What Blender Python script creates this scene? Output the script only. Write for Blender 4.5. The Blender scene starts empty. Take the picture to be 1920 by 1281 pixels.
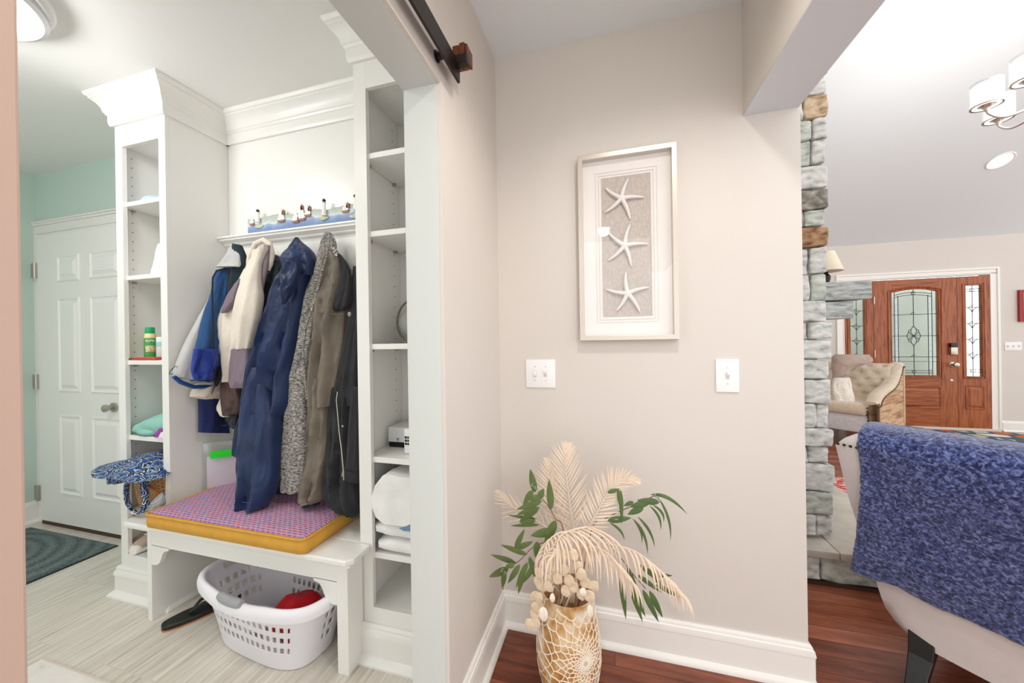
import bpy, bmesh, math, random
from math import sin, cos, pi, radians, sqrt
from mathutils import Vector, Matrix, noise
S = bpy.context.scene
COL = S.collection

# ------------------------------------------------------------------ camera, world, lights, exposure
def make_camera():
    yaw, pitch, roll = radians(-15.45887), radians(-0.03029), radians(-0.88149)
    fw = Vector((sin(yaw)*cos(pitch), cos(yaw)*cos(pitch), sin(pitch)))
    rt = Vector((cos(yaw), -sin(yaw), 0)); up = rt.cross(fw)
    r2 = rt*cos(roll)+up*sin(roll); u2 = -rt*sin(roll)+up*cos(roll)
    cd = bpy.data.cameras.new('camera'); cam = bpy.data.objects.new('camera', cd); COL.objects.link(cam)
    m = Matrix((r2, u2, -fw)).transposed().to_4x4(); m.translation = Vector((0, 0, 1.25))
    cam.matrix_world = m
    cd.sensor_width = 36; cd.lens = 36*665.19/1920; cd.clip_start = 0.02
    S.camera = cam
make_camera()
W = bpy.data.worlds.new('World'); S.world = W; W.use_nodes = True
bg = W.node_tree.nodes['Background']; bg.inputs[0].default_value = (1.0, 0.99, 0.975, 1); bg.inputs[1].default_value = 1.85
def lamp(name, kind, loc, power, col=(1, 1, 1), size=.1, rot=(0, 0, 0), size_y=None, spot=None):
    l = bpy.data.lights.new(name, kind); l.energy = power; l.color = col
    if kind == 'AREA':
        l.size = size
        if size_y: l.shape = 'RECTANGLE'; l.size_y = size_y
        else: l.shape = 'DISK'
    else: l.shadow_soft_size = size
    if spot: l.spot_size = radians(spot); l.spot_blend = .6
    o = bpy.data.objects.new(name, l); COL.objects.link(o); o.location = loc; o.rotation_euler = rot
    return o
WARM = (1.0, .93, .86)
lamp('hall_downlight', 'SPOT', (.22, .62, 2.47), 30, WARM, .05, spot=150)
lamp('entry_downlight', 'SPOT', (-.05, -1.15, 2.47), 42, WARM, .06, spot=160)
lamp('mudroom_lamp', 'POINT', (-2.12, .62, 2.36), 14, (1, .99, .97), .12)
lamp('chandelier_lamp', 'POINT', (2.648, 2.906, 2.95), 42, (1, .96, .92), .25)
lamp('mudroom_fill', 'AREA', (-1.5, .1, 2.48), 7, (1, .98, .95), .35)  # added fill light for the mudroom, no fixture seen here
S.view_settings.view_transform = 'Standard'; S.view_settings.look = 'None'
S.view_settings.exposure = 0.0; S.view_settings.gamma = 1.0

# ------------------------------------------------------------------ materials
def C(r, g, b):
    f = lambda v: (v/255/12.92) if v/255 <= .04045 else ((v/255+.055)/1.055)**2.4
    return (f(r), f(g), f(b), 1)
MATS = {}
def nodes(name):
    m = bpy.data.materials.new(name); m.use_nodes = True
    nt = m.node_tree; b = nt.nodes['Principled BSDF']
    return m, nt, b
def mat(name, col, rough=.5, metal=0, var=0, vscale=6, bump=0, bscale=150, spec=.5, stretch=None, emit=None, estr=0, sheen=0, trans=0, alpha=1, coat=0):
    if name in MATS: return MATS[name]
    m, nt, b = nodes(name)
    b.inputs['Base Color'].default_value = col; b.inputs['Roughness'].default_value = rough
    b.inputs['Metallic'].default_value = metal; b.inputs['Specular IOR Level'].default_value = spec
    if sheen: b.inputs['Sheen Weight'].default_value = sheen
    if trans: b.inputs['Transmission Weight'].default_value = trans
    if alpha < 1: b.inputs['Alpha'].default_value = alpha
    if coat: b.inputs['Coat Weight'].default_value = coat
    if emit: b.inputs['Emission Color'].default_value = emit; b.inputs['Emission Strength'].default_value = estr
    if var or bump:
        tc = nt.nodes.new('ShaderNodeTexCoord'); mp = nt.nodes.new('ShaderNodeMapping')
        nt.links.new(tc.outputs['Object'], mp.inputs[0])
        if stretch: mp.inputs['Scale'].default_value = stretch
    if var:
        n = nt.nodes.new('ShaderNodeTexNoise'); n.inputs['Scale'].default_value = vscale; n.inputs['Detail'].default_value = 5
        nt.links.new(mp.outputs[0], n.inputs['Vector'])
        r = nt.nodes.new('ShaderNodeValToRGB')
        r.color_ramp.elements[0].position = .3; r.color_ramp.elements[1].position = .7
        r.color_ramp.elements[0].color = tuple(max(0, c*(1-var)) for c in col[:3])+(1,)
        r.color_ramp.elements[1].color = tuple(min(1, c*(1+var)) for c in col[:3])+(1,)
        nt.links.new(n.outputs['Fac'], r.inputs[0]); nt.links.new(r.outputs[0], b.inputs['Base Color'])
    if bump:
        n2 = nt.nodes.new('ShaderNodeTexNoise'); n2.inputs['Scale'].default_value = bscale; n2.inputs['Detail'].default_value = 3
        nt.links.new(mp.outputs[0], n2.inputs['Vector'])
        bp = nt.nodes.new('ShaderNodeBump'); bp.inputs['Strength'].default_value = bump; bp.inputs['Distance'].default_value = .004
        nt.links.new(n2.outputs['Fac'], bp.inputs['Height']); nt.links.new(bp.outputs[0], b.inputs['Normal'])
    MATS[name] = m
    return m
def ramp_mat(name, stops, tex='noise', scale=5, stretch=(1, 1, 1), rough=.5, bump=0, detail=6, rot=(0, 0, 0), distort=0, spec=.5, coord='Object', metric=None):
    """procedural texture -> colour ramp"""
    if name in MATS: return MATS[name]
    m, nt, b = nodes(name); b.inputs['Roughness'].default_value = rough; b.inputs['Specular IOR Level'].default_value = spec
    tc = nt.nodes.new('ShaderNodeTexCoord'); mp = nt.nodes.new('ShaderNodeMapping')
    mp.inputs['Scale'].default_value = stretch; mp.inputs['Rotation'].default_value = rot
    nt.links.new(tc.outputs[coord], mp.inputs[0])
    if tex == 'noise':
        n = nt.nodes.new('ShaderNodeTexNoise'); n.inputs['Scale'].default_value = scale; n.inputs['Detail'].default_value = detail; n.inputs['Distortion'].default_value = distort; out = n.outputs['Fac']
    elif tex == 'edge':
        n = nt.nodes.new('ShaderNodeTexVoronoi'); n.feature = 'DISTANCE_TO_EDGE'; n.inputs['Scale'].default_value = scale; out = n.outputs['Distance']
    elif tex == 'cell':
        n = nt.nodes.new('ShaderNodeTexVoronoi'); n.inputs['Scale'].default_value = scale
        sp = nt.nodes.new('ShaderNodeSeparateColor'); nt.links.new(n.outputs['Color'], sp.inputs[0]); out = sp.outputs[0]
    elif tex == 'wave':
        n = nt.nodes.new('ShaderNodeTexWave'); n.inputs['Scale'].default_value = scale; n.inputs['Distortion'].default_value = distort; n.inputs['Detail'].default_value = 3; out = n.outputs['Fac']
    nt.links.new(mp.outputs[0], n.inputs['Vector'])
    r = nt.nodes.new('ShaderNodeValToRGB'); el = r.color_ramp.elements
    while len(el) < len(stops): el.new(.5)
    for e, (p, c) in zip(el, stops): e.position = p; e.color = c
    if tex == 'cell': r.color_ramp.interpolation = 'CONSTANT'
    nt.links.new(out, r.inputs[0]); nt.links.new(r.outputs[0], b.inputs['Base Color'])
    if bump:
        bp = nt.nodes.new('ShaderNodeBump'); bp.inputs['Strength'].default_value = bump; bp.inputs['Distance'].default_value = .004
        nt.links.new(out, bp.inputs['Height']); nt.links.new(bp.outputs[0], b.inputs['Normal'])
    MATS[name] = m
    return m
def plank_mat(name, cols, mortar, bw, rh, ms, rough, grain, gscale, rot=0, spec=.5, bump=.15, grain_amt=.5, off=.5):
    m, nt, b = nodes(name); b.inputs['Roughness'].default_value = rough; b.inputs['Specular IOR Level'].default_value = spec
    tc = nt.nodes.new('ShaderNodeTexCoord'); mp = nt.nodes.new('ShaderNodeMapping'); mp.inputs['Rotation'].default_value = (0, 0, rot)
    nt.links.new(tc.outputs['Object'], mp.inputs[0])
    br = nt.nodes.new('ShaderNodeTexBrick'); br.offset = off; br.inputs['Scale'].default_value = 1; br.inputs['Brick Width'].default_value = bw
    br.inputs['Row Height'].default_value = rh; br.inputs['Mortar Size'].default_value = ms; br.inputs['Mortar Smooth'].default_value = .2
    br.inputs['Color1'].default_value = (0, 0, 0, 1); br.inputs['Color2'].default_value = (1, 1, 1, 1); br.inputs['Mortar'].default_value = (.5, .5, .5, 1)
    nt.links.new(mp.outputs[0], br.inputs['Vector'])
    mp2 = nt.nodes.new('ShaderNodeMapping'); mp2.inputs['Scale'].default_value = grain; nt.links.new(mp.outputs[0], mp2.inputs[0])
    # shift grain per plank
    ad = nt.nodes.new('ShaderNodeVectorMath'); ad.operation = 'MULTIPLY_ADD'
    nt.links.new(br.outputs['Color'], ad.inputs[0]); ad.inputs[1].default_value = (7, 3, 5); nt.links.new(mp2.outputs[0], ad.inputs[2])
    n = nt.nodes.new('ShaderNodeTexNoise'); n.inputs['Scale'].default_value = gscale; n.inputs['Detail'].default_value = 8; n.inputs['Roughness'].default_value = .65; n.inputs['Distortion'].default_value = .4
    nt.links.new(ad.outputs[0], n.inputs['Vector'])
    mx = nt.nodes.new('ShaderNodeMix'); mx.data_type = 'FLOAT'; mx.inputs[0].default_value = grain_amt
    sp = nt.nodes.new('ShaderNodeSeparateColor'); nt.links.new(br.outputs['Color'], sp.inputs[0])
    nt.links.new(sp.outputs[0], mx.inputs[2]); nt.links.new(n.outputs['Fac'], mx.inputs[3])
    r = nt.nodes.new('ShaderNodeValToRGB'); el = r.color_ramp.elements
    while len(el) < len(cols): el.new(.5)
    for e, (p, c) in zip(el, cols): e.position = p; e.color = c
    nt.links.new(mx.outputs[0], r.inputs[0])
    mc = nt.nodes.new('ShaderNodeMix'); mc.data_type = 'RGBA'; nt.links.new(br.outputs['Fac'], mc.inputs[0])
    nt.links.new(r.outputs[0], mc.inputs[6]); mc.inputs[7].default_value = mortar
    nt.links.new(mc.outputs[2], b.inputs['Base Color'])
    bp = nt.nodes.new('ShaderNodeBump'); bp.inputs['Strength'].default_value = bump; bp.inputs['Distance'].default_value = .003
    nt.links.new(n.outputs['Fac'], bp.inputs['Height']); nt.links.new(bp.outputs[0], b.inputs['Normal'])
    MATS[name] = m
    return m
def glass_mat(name, tint=(1, 1, 1, 1), refl=.06, rough=0, diff=0):
    """thin pane: mostly see-through with a little mirror"""
    if name in MATS: return MATS[name]
    m = bpy.data.materials.new(name); m.use_nodes = True; nt = m.node_tree; nt.nodes.clear()
    o = nt.nodes.new('ShaderNodeOutputMaterial'); t = nt.nodes.new('ShaderNodeBsdfTransparent'); t.inputs[0].default_value = tint
    g = nt.nodes.new('ShaderNodeBsdfGlossy'); g.inputs['Roughness'].default_value = rough
    x = nt.nodes.new('ShaderNodeMixShader'); x.inputs[0].default_value = refl
    nt.links.new(t.outputs[0], x.inputs[1]); nt.links.new(g.outputs[0], x.inputs[2]); last = x
    if diff:
        d = nt.nodes.new('ShaderNodeBsdfDiffuse'); d.inputs[0].default_value = (.8, .82, .82, 1)
        x2 = nt.nodes.new('ShaderNodeMixShader'); x2.inputs[0].default_value = diff
        nt.links.new(x.outputs[0], x2.inputs[1]); nt.links.new(d.outputs[0], x2.inputs[2]); last = x2
    nt.links.new(last.outputs[0], o.inputs[0]); MATS[name] = m
    return m
def emit_mat(name, col, s):
    if name in MATS: return MATS[name]
    m = bpy.data.materials.new(name); m.use_nodes = True; nt = m.node_tree; nt.nodes.clear()
    o = nt.nodes.new('ShaderNodeOutputMaterial'); e = nt.nodes.new('ShaderNodeEmission'); e.inputs[0].default_value = col; e.inputs[1].default_value = s
    nt.links.new(e.outputs[0], o.inputs[0]); MATS[name] = m
    return m

# ------------------------------------------------------------------ mesh helpers
class MB:
    def __init__(s): s.bm = bmesh.new()
    def box(s, x0, x1, y0, y1, z0, z1, bev=0):
        vs = [s.bm.verts.new((x, y, z)) for z in (z0, z1) for x, y in ((x0, y0), (x1, y0), (x1, y1), (x0, y1))]
        fs = [s.bm.faces.new([vs[i] for i in f]) for f in ((3, 2, 1, 0), (4, 5, 6, 7), (0, 1, 5, 4), (1, 2, 6, 5), (2, 3, 7, 6), (3, 0, 4, 7))]
        if bev:
            es = {e for f in fs for e in f.edges}
            bmesh.ops.bevel(s.bm, geom=list(es), offset=bev, segments=2, affect='EDGES', profile=.6)
        return s
    def quadbox(s, A, B):
        """hexahedron from two quads (lists of 4 points)"""
        a = [s.bm.verts.new(p) for p in A]; b = [s.bm.verts.new(p) for p in B]
        s.bm.faces.new(a[::-1]); s.bm.faces.new(b)
        for i in range(4): s.bm.faces.new((a[i], a[(i+1) % 4], b[(i+1) % 4], b[i]))
        return s
    def prism(s, pts, vec):
        """polygon (3D points) extruded along vec"""
        v = Vector(vec); n = len(pts)
        a = [s.bm.verts.new(p) for p in pts]; b = [s.bm.verts.new(Vector(p)+v) for p in pts]
        s.bm.faces.new(a); s.bm.faces.new(b[::-1])
        for i in range(n): s.bm.faces.new((a[(i+1) % n], a[i], b[i], b[(i+1) % n]))
        return s
    def loft(s, rings, cap=True, closed=True):
        R = [[s.bm.verts.new(p) for p in r] for r in rings]
        for i in range(len(R)-1):
            n = len(R[i])
            for j in range(n if closed else n-1):
                s.bm.faces.new((R[i][j], R[i][(j+1) % n], R[i+1][(j+1) % n], R[i+1][j]))
        if cap and closed:
            s.bm.faces.new(R[0][::-1]); s.bm.faces.new(R[-1])
        return s
    def tube(s, path, r, n=8, cap=True, flat=1):
        path = [Vector(p) for p in path]; rings = []
        rr = r if isinstance(r, (list, tuple)) else [r]*len(path)
        up = None
        for i, p in enumerate(path):
            t = (path[min(i+1, len(path)-1)]-path[max(i-1, 0)]).normalized()
            if up is None:
                up = Vector((0, 0, 1)) if abs(t.z) < .9 else Vector((0, 1, 0))
            a = t.cross(up).normalized(); b = a.cross(t).normalized(); up = b
            rings.append([p+(a*cos(2*pi*k/n)+b*sin(2*pi*k/n)*flat)*rr[i] for k in range(n)])
        return s.loft(rings, cap)
    def lathe(s, prof, c=(0, 0, 0), n=32, axis=None, cap=True):
        """prof: (r,h) pairs; axis: optional direction"""
        c = Vector(c); az = Vector(axis).normalized() if axis else Vector((0, 0, 1))
        q = az.to_track_quat('Z', 'Y')
        rings = [[c+q@Vector((max(r, 1e-5)*cos(2*pi*k/n), max(r, 1e-5)*sin(2*pi*k/n), h)) for k in range(n)] for r, h in prof]
        return s.loft(rings, cap)
    def ball(s, c, r, sc=(1, 1, 1), seg=16):
        m = Matrix.Translation(c) @ Matrix.Diagonal((r*sc[0], r*sc[1], r*sc[2], 1))
        bmesh.ops.create_uvsphere(s.bm, u_segments=seg, v_segments=max(6, seg*2//3), radius=1, matrix=m); return s
    def xf(s, m):
        bmesh.ops.transform(s.bm, matrix=m, verts=s.bm.verts); return s
    def jitter(s, amp, sc):
        for v in s.bm.verts: v.co += noise.noise_vector(v.co*sc)*amp
        return s
    def subdiv(s, n=1):
        bmesh.ops.subdivide_edges(s.bm, edges=s.bm.edges[:], cuts=n, use_grid_fill=True); return s
ORG = {}
def tag(o, label=None, cat=None, group=None, kind=None):
    if label: o['label'] = label
    if cat: o['category'] = cat
    if group: o['group'] = group
    if kind: o['kind'] = kind
    return o
def thing(name, loc, label, cat, group=None):
    o = bpy.data.objects.new(name, None); COL.objects.link(o); o.location = loc; o.empty_display_size = .1
    ORG[o.name] = Vector(loc)
    return tag(o, label, cat, group)
def build(name, mb, m, parent=None, smooth=True, angle=40, bevel=0, subsurf=0, solid=0, label=None, cat=None, group=None, kind=None, org=None):
    bm = mb.bm
    bmesh.ops.remove_doubles(bm, verts=bm.verts[:], dist=1e-6)
    bmesh.ops.recalc_face_normals(bm, faces=bm.faces[:])
    if parent is not None: og = ORG[parent.name]
    else:
        if org is None:
            xs = [v.co for v in bm.verts]
            og = Vector(((min(v.x for v in xs)+max(v.x for v in xs))/2, (min(v.y for v in xs)+max(v.y for v in xs))/2, min(v.z for v in xs)))
        else: og = Vector(org)
    for v in bm.verts: v.co -= og
    me = bpy.data.meshes.new(name); bm.to_mesh(me); bm.free()
    o = bpy.data.objects.new(name, me); COL.objects.link(o)
    ORG[o.name] = og
    me.materials.append(m)
    if parent is not None: o.parent = parent
    else: o.location = og
    if smooth:
        me.polygons.foreach_set('use_smooth', [True]*len(me.polygons))
        try: me.set_sharp_from_angle(angle=radians(angle))
        except Exception: pass
    if solid:
        md = o.modifiers.new('solid', 'SOLIDIFY'); md.thickness = solid; md.offset = 0
    if bevel:
        md = o.modifiers.new('bevel', 'BEVEL'); md.width = bevel; md.segments = 2; md.limit_method = 'ANGLE'; md.angle_limit = radians(50)
    if subsurf:
        md = o.modifiers.new('sub', 'SUBSURF'); md.levels = subsurf; md.render_levels = subsurf
    return tag(o, label, cat, group, kind)
def struct(name, mb, m, **k): return build(name, mb, m, kind='structure', **k)
def catmull(rows, n):
    out = []
    for i in range(len(rows)-1):
        p0 = rows[max(i-1, 0)]; p1 = rows[i]; p2 = rows[i+1]; p3 = rows[min(i+2, len(rows)-1)]
        for k in range(n):
            t = k/n
            out.append(tuple(.5*((2*b)+(c-a)*t+(2*a-5*b+4*c-d)*t*t+(3*b-a-3*c+d)*t**3) for a, b, c, d in zip(p0, p1, p2, p3)))
    out.append(tuple(rows[-1])); return out
def text_mesh(name, s, size, loc, rot, m, parent, ext=.0004, align='CENTER'):
    cu = bpy.data.curves.new(name, 'FONT'); cu.body = s; cu.size = size; cu.extrude = ext; cu.align_x = align
    t = bpy.data.objects.new(name+'_tmp', cu); COL.objects.link(t)
    dg = bpy.context.evaluated_depsgraph_get(); me = bpy.data.meshes.new_from_object(t.evaluated_get(dg))
    bpy.data.objects.remove(t); bpy.data.curves.remove(cu)
    me.transform(Matrix.Translation(Vector(loc)-ORG[parent.name]) @ rot.to_4x4())
    me.materials.clear(); me.materials.append(m)
    o = bpy.data.objects.new(name, me); COL.objects.link(o); o.parent = parent; ORG[o.name] = ORG[parent.name]
    return o
def sweep(mb, path, prof, ztop, cap=True):
    """moulding: profile (out, dz) swept along an XY path with mitres; out is to the RIGHT of travel"""
    P = [Vector((p[0], p[1])) for p in path]; rings = []
    for i, p in enumerate(P):
        ns = []
        if i > 0: d = (P[i]-P[i-1]).normalized(); ns.append(Vector((d.y, -d.x)))
        if i < len(P)-1: d = (P[i+1]-P[i]).normalized(); ns.append(Vector((d.y, -d.x)))
        if len(ns) == 2: b = (ns[0]+ns[1]).normalized(); k = 1/max(.2, b.dot(ns[0]))
        else: b = ns[0]; k = 1
        rings.append([(p.x+b.x*k*o, p.y+b.y*k*o, ztop+z) for o, z in prof])
    return mb.loft(rings, cap)

# ------------------------------------------------------------------ shared materials
WALLM = mat('wall_paint', C(214, 208, 201), .75, bump=.05, bscale=400, var=.012, vscale=3)
WALLG = mat('mint_paint', C(196, 216, 206), .75, bump=.05, bscale=400)
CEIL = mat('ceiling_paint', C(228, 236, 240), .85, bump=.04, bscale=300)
TRIM = mat('trim_paint', C(238, 236, 231), .35)
CAB = mat('cabinet_paint', C(240, 239, 235), .32)
DOORW = mat('white_door_paint', C(238, 238, 235), .4)
JAMB = mat('jamb_paint', C(208, 211, 208), .6, bump=.05, bscale=300)
WOODF = plank_mat('hardwood_floor', [(.12, C(46, 22, 14)), (.36, C(108, 54, 36)), (.58, C(152, 86, 60)), (.9, C(196, 128, 96))], C(60, 28, 18), 1.3, .083, .0012, .28, (1.2, 9, 1), 3.2, bump=.08, grain_amt=.72)
TILE = plank_mat('striated_tile', [(0, C(140, 130, 116)), (.3, C(178, 168, 155)), (.46, C(208, 200, 188)), (.62, C(226, 220, 211)), (1, C(242, 239, 233))], C(206, 200, 192), .61, .305, .0022, .42, (1.5, 34, 1), 2.2, rot=radians(90), bump=.04, grain_amt=.93)
BLACKM = mat('black_metal', C(44, 36, 33), .35, .6, bump=.1, bscale=90)
STEEL = mat('brushed_steel', C(190, 184, 174), .3, 1)
WPLASTIC = mat('white_plastic', C(240, 240, 240), .3)

# ------------------------------------------------------------------ floors
struct('floor', MB().box(-.475, 7.4, -.95, 6.2, -.06, 0), WOODF, smooth=False, org=(0, 0, 0))
struct('floor_mudroom', MB().box(-4.1, -.475, -1.1, 1.6, -.06, 0), TILE, smooth=False, org=(-.13, 0, 0))

# ------------------------------------------------------------------ walls and ceilings
XW, XI = -.475, -.598          # hall face and mudroom face of the wall with the opening
YA, YB = .15, .965            # opening
HZ = 2.025
YP = 1.505                     # picture wall
m = MB().box(XI, XW, -1.7, YA, 0, 2.6).box(XI, XW, YB, 1.64, 0, 2.6).box(XI, XW, YA, YB, HZ, 2.6)
struct('wall_left', m, WALLM, smooth=False)
# painted reveal of the opening (soffit, both jambs)
m = MB().box(XI-.001, XW-.012, YB-.002, YB+.0, 0, HZ).box(XI-.001, XW-.012, YA, YA+.002, 0, HZ).box(XI-.001, XW-.012, YA, YB, HZ-.002, HZ)
struct('trim_opening', m, JAMB, smooth=False)
XE = .669
struct('wall_back', MB().box(XW, XE, YP, 1.635, 0, 2.6), WALLM, smooth=False)
struct('beam', MB().box(.489, .664, -1.7, YP, 2.076, 2.6), WALLM, smooth=False)
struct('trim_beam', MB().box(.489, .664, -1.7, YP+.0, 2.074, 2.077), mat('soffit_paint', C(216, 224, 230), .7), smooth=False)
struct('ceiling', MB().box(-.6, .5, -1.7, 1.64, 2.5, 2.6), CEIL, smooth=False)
struct('wall_upper', MB().box(.49, .664, -1.7, 1.635, 2.6, 6.9), WALLM, smooth=False)
ZC = 2.515
struct('ceiling_mudroom', MB().box(-4.1, XI, -1.1, 1.7, ZC, ZC+.1), mat('mudroom_ceiling_paint', C(236, 235, 233), .85), smooth=False)
struct('wall_mudroom_back', MB().box(-4.1, XI, 1.573, 1.64, 0, ZC), WALLG, smooth=False)
struct('wall_mudroom_left', MB().box(-4.13, -4.03, -1.1, 1.64, 0, ZC), WALLG, smooth=False)
struct('wall_mudroom_front', MB().box(-4.1, -3.5, -1.12, -1.02, 0, ZC).box(-1.0, XI, -1.12, -1.02, 0, ZC).box(-3.5, -1.0, -1.12, -1.02, 0, .5).box(-3.5, -1.0, -1.12, -1.02, 2.3, ZC), WALLG, smooth=False)  # unseen wall; its wide opening is added to let fill daylight in
# great room
YD = 6.05; SL = .55; ZV = 2.52
struct('wall_front', MB().box(.4, 3.17, YD, YD+.14, 0, 2.7).box(4.72, 7.4, YD, YD+.14, 0, 2.7).box(3.17, 4.72, YD, YD+.14, 2.03, 2.7), WALLM, smooth=False)
vz = lambda y: ZV+(YD-y)*SL
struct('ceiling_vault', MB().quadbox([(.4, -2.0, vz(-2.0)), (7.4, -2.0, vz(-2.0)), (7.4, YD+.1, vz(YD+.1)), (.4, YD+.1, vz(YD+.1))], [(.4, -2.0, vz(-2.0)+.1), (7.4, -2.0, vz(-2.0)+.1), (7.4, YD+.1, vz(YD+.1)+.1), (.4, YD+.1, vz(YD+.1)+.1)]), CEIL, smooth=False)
struct('wall_chimney', MB().prism([(.45, 1.635, 0), (.45, YD, 0), (.45, YD, vz(YD)), (.45, 1.635, vz(1.635))], (.1, 0, 0)), WALLM, smooth=False)
# porch ground outside the front door
struct('ground', MB().box(1, 8.4, YD+.2, 16, -.1, -.04), mat('lawn', C(168, 180, 158), .9, var=.15, vscale=3), smooth=False)
struct('sill', MB().box(3.1, 4.8, YD-.03, YD+.14, 0, .028), mat('threshold_wood', C(222, 214, 206), .5), smooth=False)

# ------------------------------------------------------------------ baseboards
BB = [(0, .15), (.005, .15), (.010, .143), (.010, .136), (.014, .133), (.017, .118), (.017, .112), (.015, .110), (.015, .024), (.024, .018), (.03, .008), (.03, 0), (0, 0)]
m = MB(); sweep(m, [(XI+.02, YB-.0), (XW, YB), (XW, YP)][::-1][:2][::-1], BB, 0); struct('baseboard_left', m, TRIM)
m = MB(); sweep(m, [(XW, YP), (XE, YP), (XE, 1.64)], BB, 0); struct('baseboard_back', m, TRIM)
m = MB(); sweep(m, [(4.82, YD), (7.3, YD)], [(o, z*.9) for o, z in BB], 0); struct('baseboard_front', m, TRIM)
m = MB(); sweep(m, [(.5, YD), (3.06, YD)], [(o, z*.9) for o, z in BB], 0); struct('baseboard_entry', m, TRIM)
m = MB(); sweep(m, [(-4.03, 1.42), (-4.03, 1.573)], BB, 0); struct('baseboard_mudroom', m, TRIM)

# ------------------------------------------------------------------ mudroom door (six raised panels)
YM = 1.573
def panel(mb, x0, x1, z0, z1, y, g=.022):
    """raised panel: outer bead, recess, raised field facing -y"""
    d = .010
    def ring(o, yy): return [(x0+o, yy, z0+o), (x1-o, yy, z0+o), (x1-o, yy, z1-o), (x0+o, yy, z1-o)]
    R = [[mb.bm.verts.new(p) for p in ring(o, yy)] for o, yy in ((-.006, y+.002), (0, y-.008), (.006, y-.008), (.014, y-.0005), (.024, y-.0005), (.046, y-.011), (.05, y-.011))]
    for A, B in zip(R, R[1:]):
        for i in range(4): mb.bm.faces.new((A[i], A[(i+1) % 4], B[(i+1) % 4], B[i]))
    mb.bm.faces.new(R[-1])
door = struct('door_1', MB().box(-3.93, -3.05, YM-.035, YM-.002, .03, 2.045), DOORW, smooth=False)
m = MB()
for x0, x1 in (((-3.688,1.54,1.425)[0], (-3.463,1.54,1.418)[0]), ((-3.342,1.54,1.415)[0], (-3.342,1.54,1.415)[0]+.30)):
    for z0, z1 in (((-3.456,1.54,1.714)[2], (-3.451,1.54,1.887)[2]), ((-3.475,1.54,0.9527)[2], (-3.459,1.54,1.592)[2]), ((-3.477,1.54,0.2435)[2], (-3.475,1.54,0.7858)[2])):
        panel(m, x0, x1, z0, z1, YM-.035)
build('panels', m, DOORW, door, angle=20)
m = MB().lathe([(.03, 0), (.03, .006), (.011, .01), (.011, .022), (.020, .028), (.025, .038), (.023, .048), (.012, .054), (0, .055)], (-3.116,1.53,0.8607), axis=(0, -1, 0)); build('knob', m, STEEL, door, label='brushed steel door knob')
for hz in ((-3.872,1.54,1.807)[2], (-3.876,1.54,1.014)[2], (-3.889,1.54,0.2213)[2]):
    m = MB().box(-3.985, -3.925, YM-.043, YM-.034, hz-.05, hz+.05).lathe([(.008, -.055), (.008, .055)], (-3.935, YM-.045, hz), n=10); build('hinge', m, STEEL, door, label='steel butt hinge')
build('door_sweep', MB().box(-3.93, -3.05, YM-.03, YM-.0, .0, .03), mat('dark_sweep', C(70, 48, 32), .6), door, smooth=False)
m = MB()
CP = [(0, 0), (0, .012), (.012, .018), (.02, .018), (.026, .012), (.07, .010), (.074, .006), (.09, .006), (.09, 0)]
def casing(mb, x0, x1, ztop, y, w=.09):
    """flat moulded casing round a door opening x0..x1, built up from the opening outwards"""
    for a, b, t in ((0, .012, .014), (.012, .06, .011), (.06, .078, .017), (.078, .09, .022)):
        a *= w/.09; b *= w/.09
        mb.box(x0-b, x0-a, y-t, y, 0, ztop+a); mb.box(x1+a, x1+b, y-t, y, 0, ztop+a); mb.box(x0-b, x1+b, y-t, y, ztop+a, ztop+b)
m = MB(); casing(m, -3.985, -2.99, 2.075, YM); m.box(-3.985, -3.935, YM-.012, YM-.001, 0, 2.047).box(-3.985, -2.99, YM-.012, YM-.001, 2.047, 2.075)
struct('trim_door', m, TRIM, smooth=False, bevel=.002)
m = MB().box(-4.03, -4.012, 1.30, 1.385, 0, 2.15).box(-4.012, -4.005, 1.30, 1.36, 0, 2.12); struct('trim_side', m, TRIM, smooth=False, bevel=.003)

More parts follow.
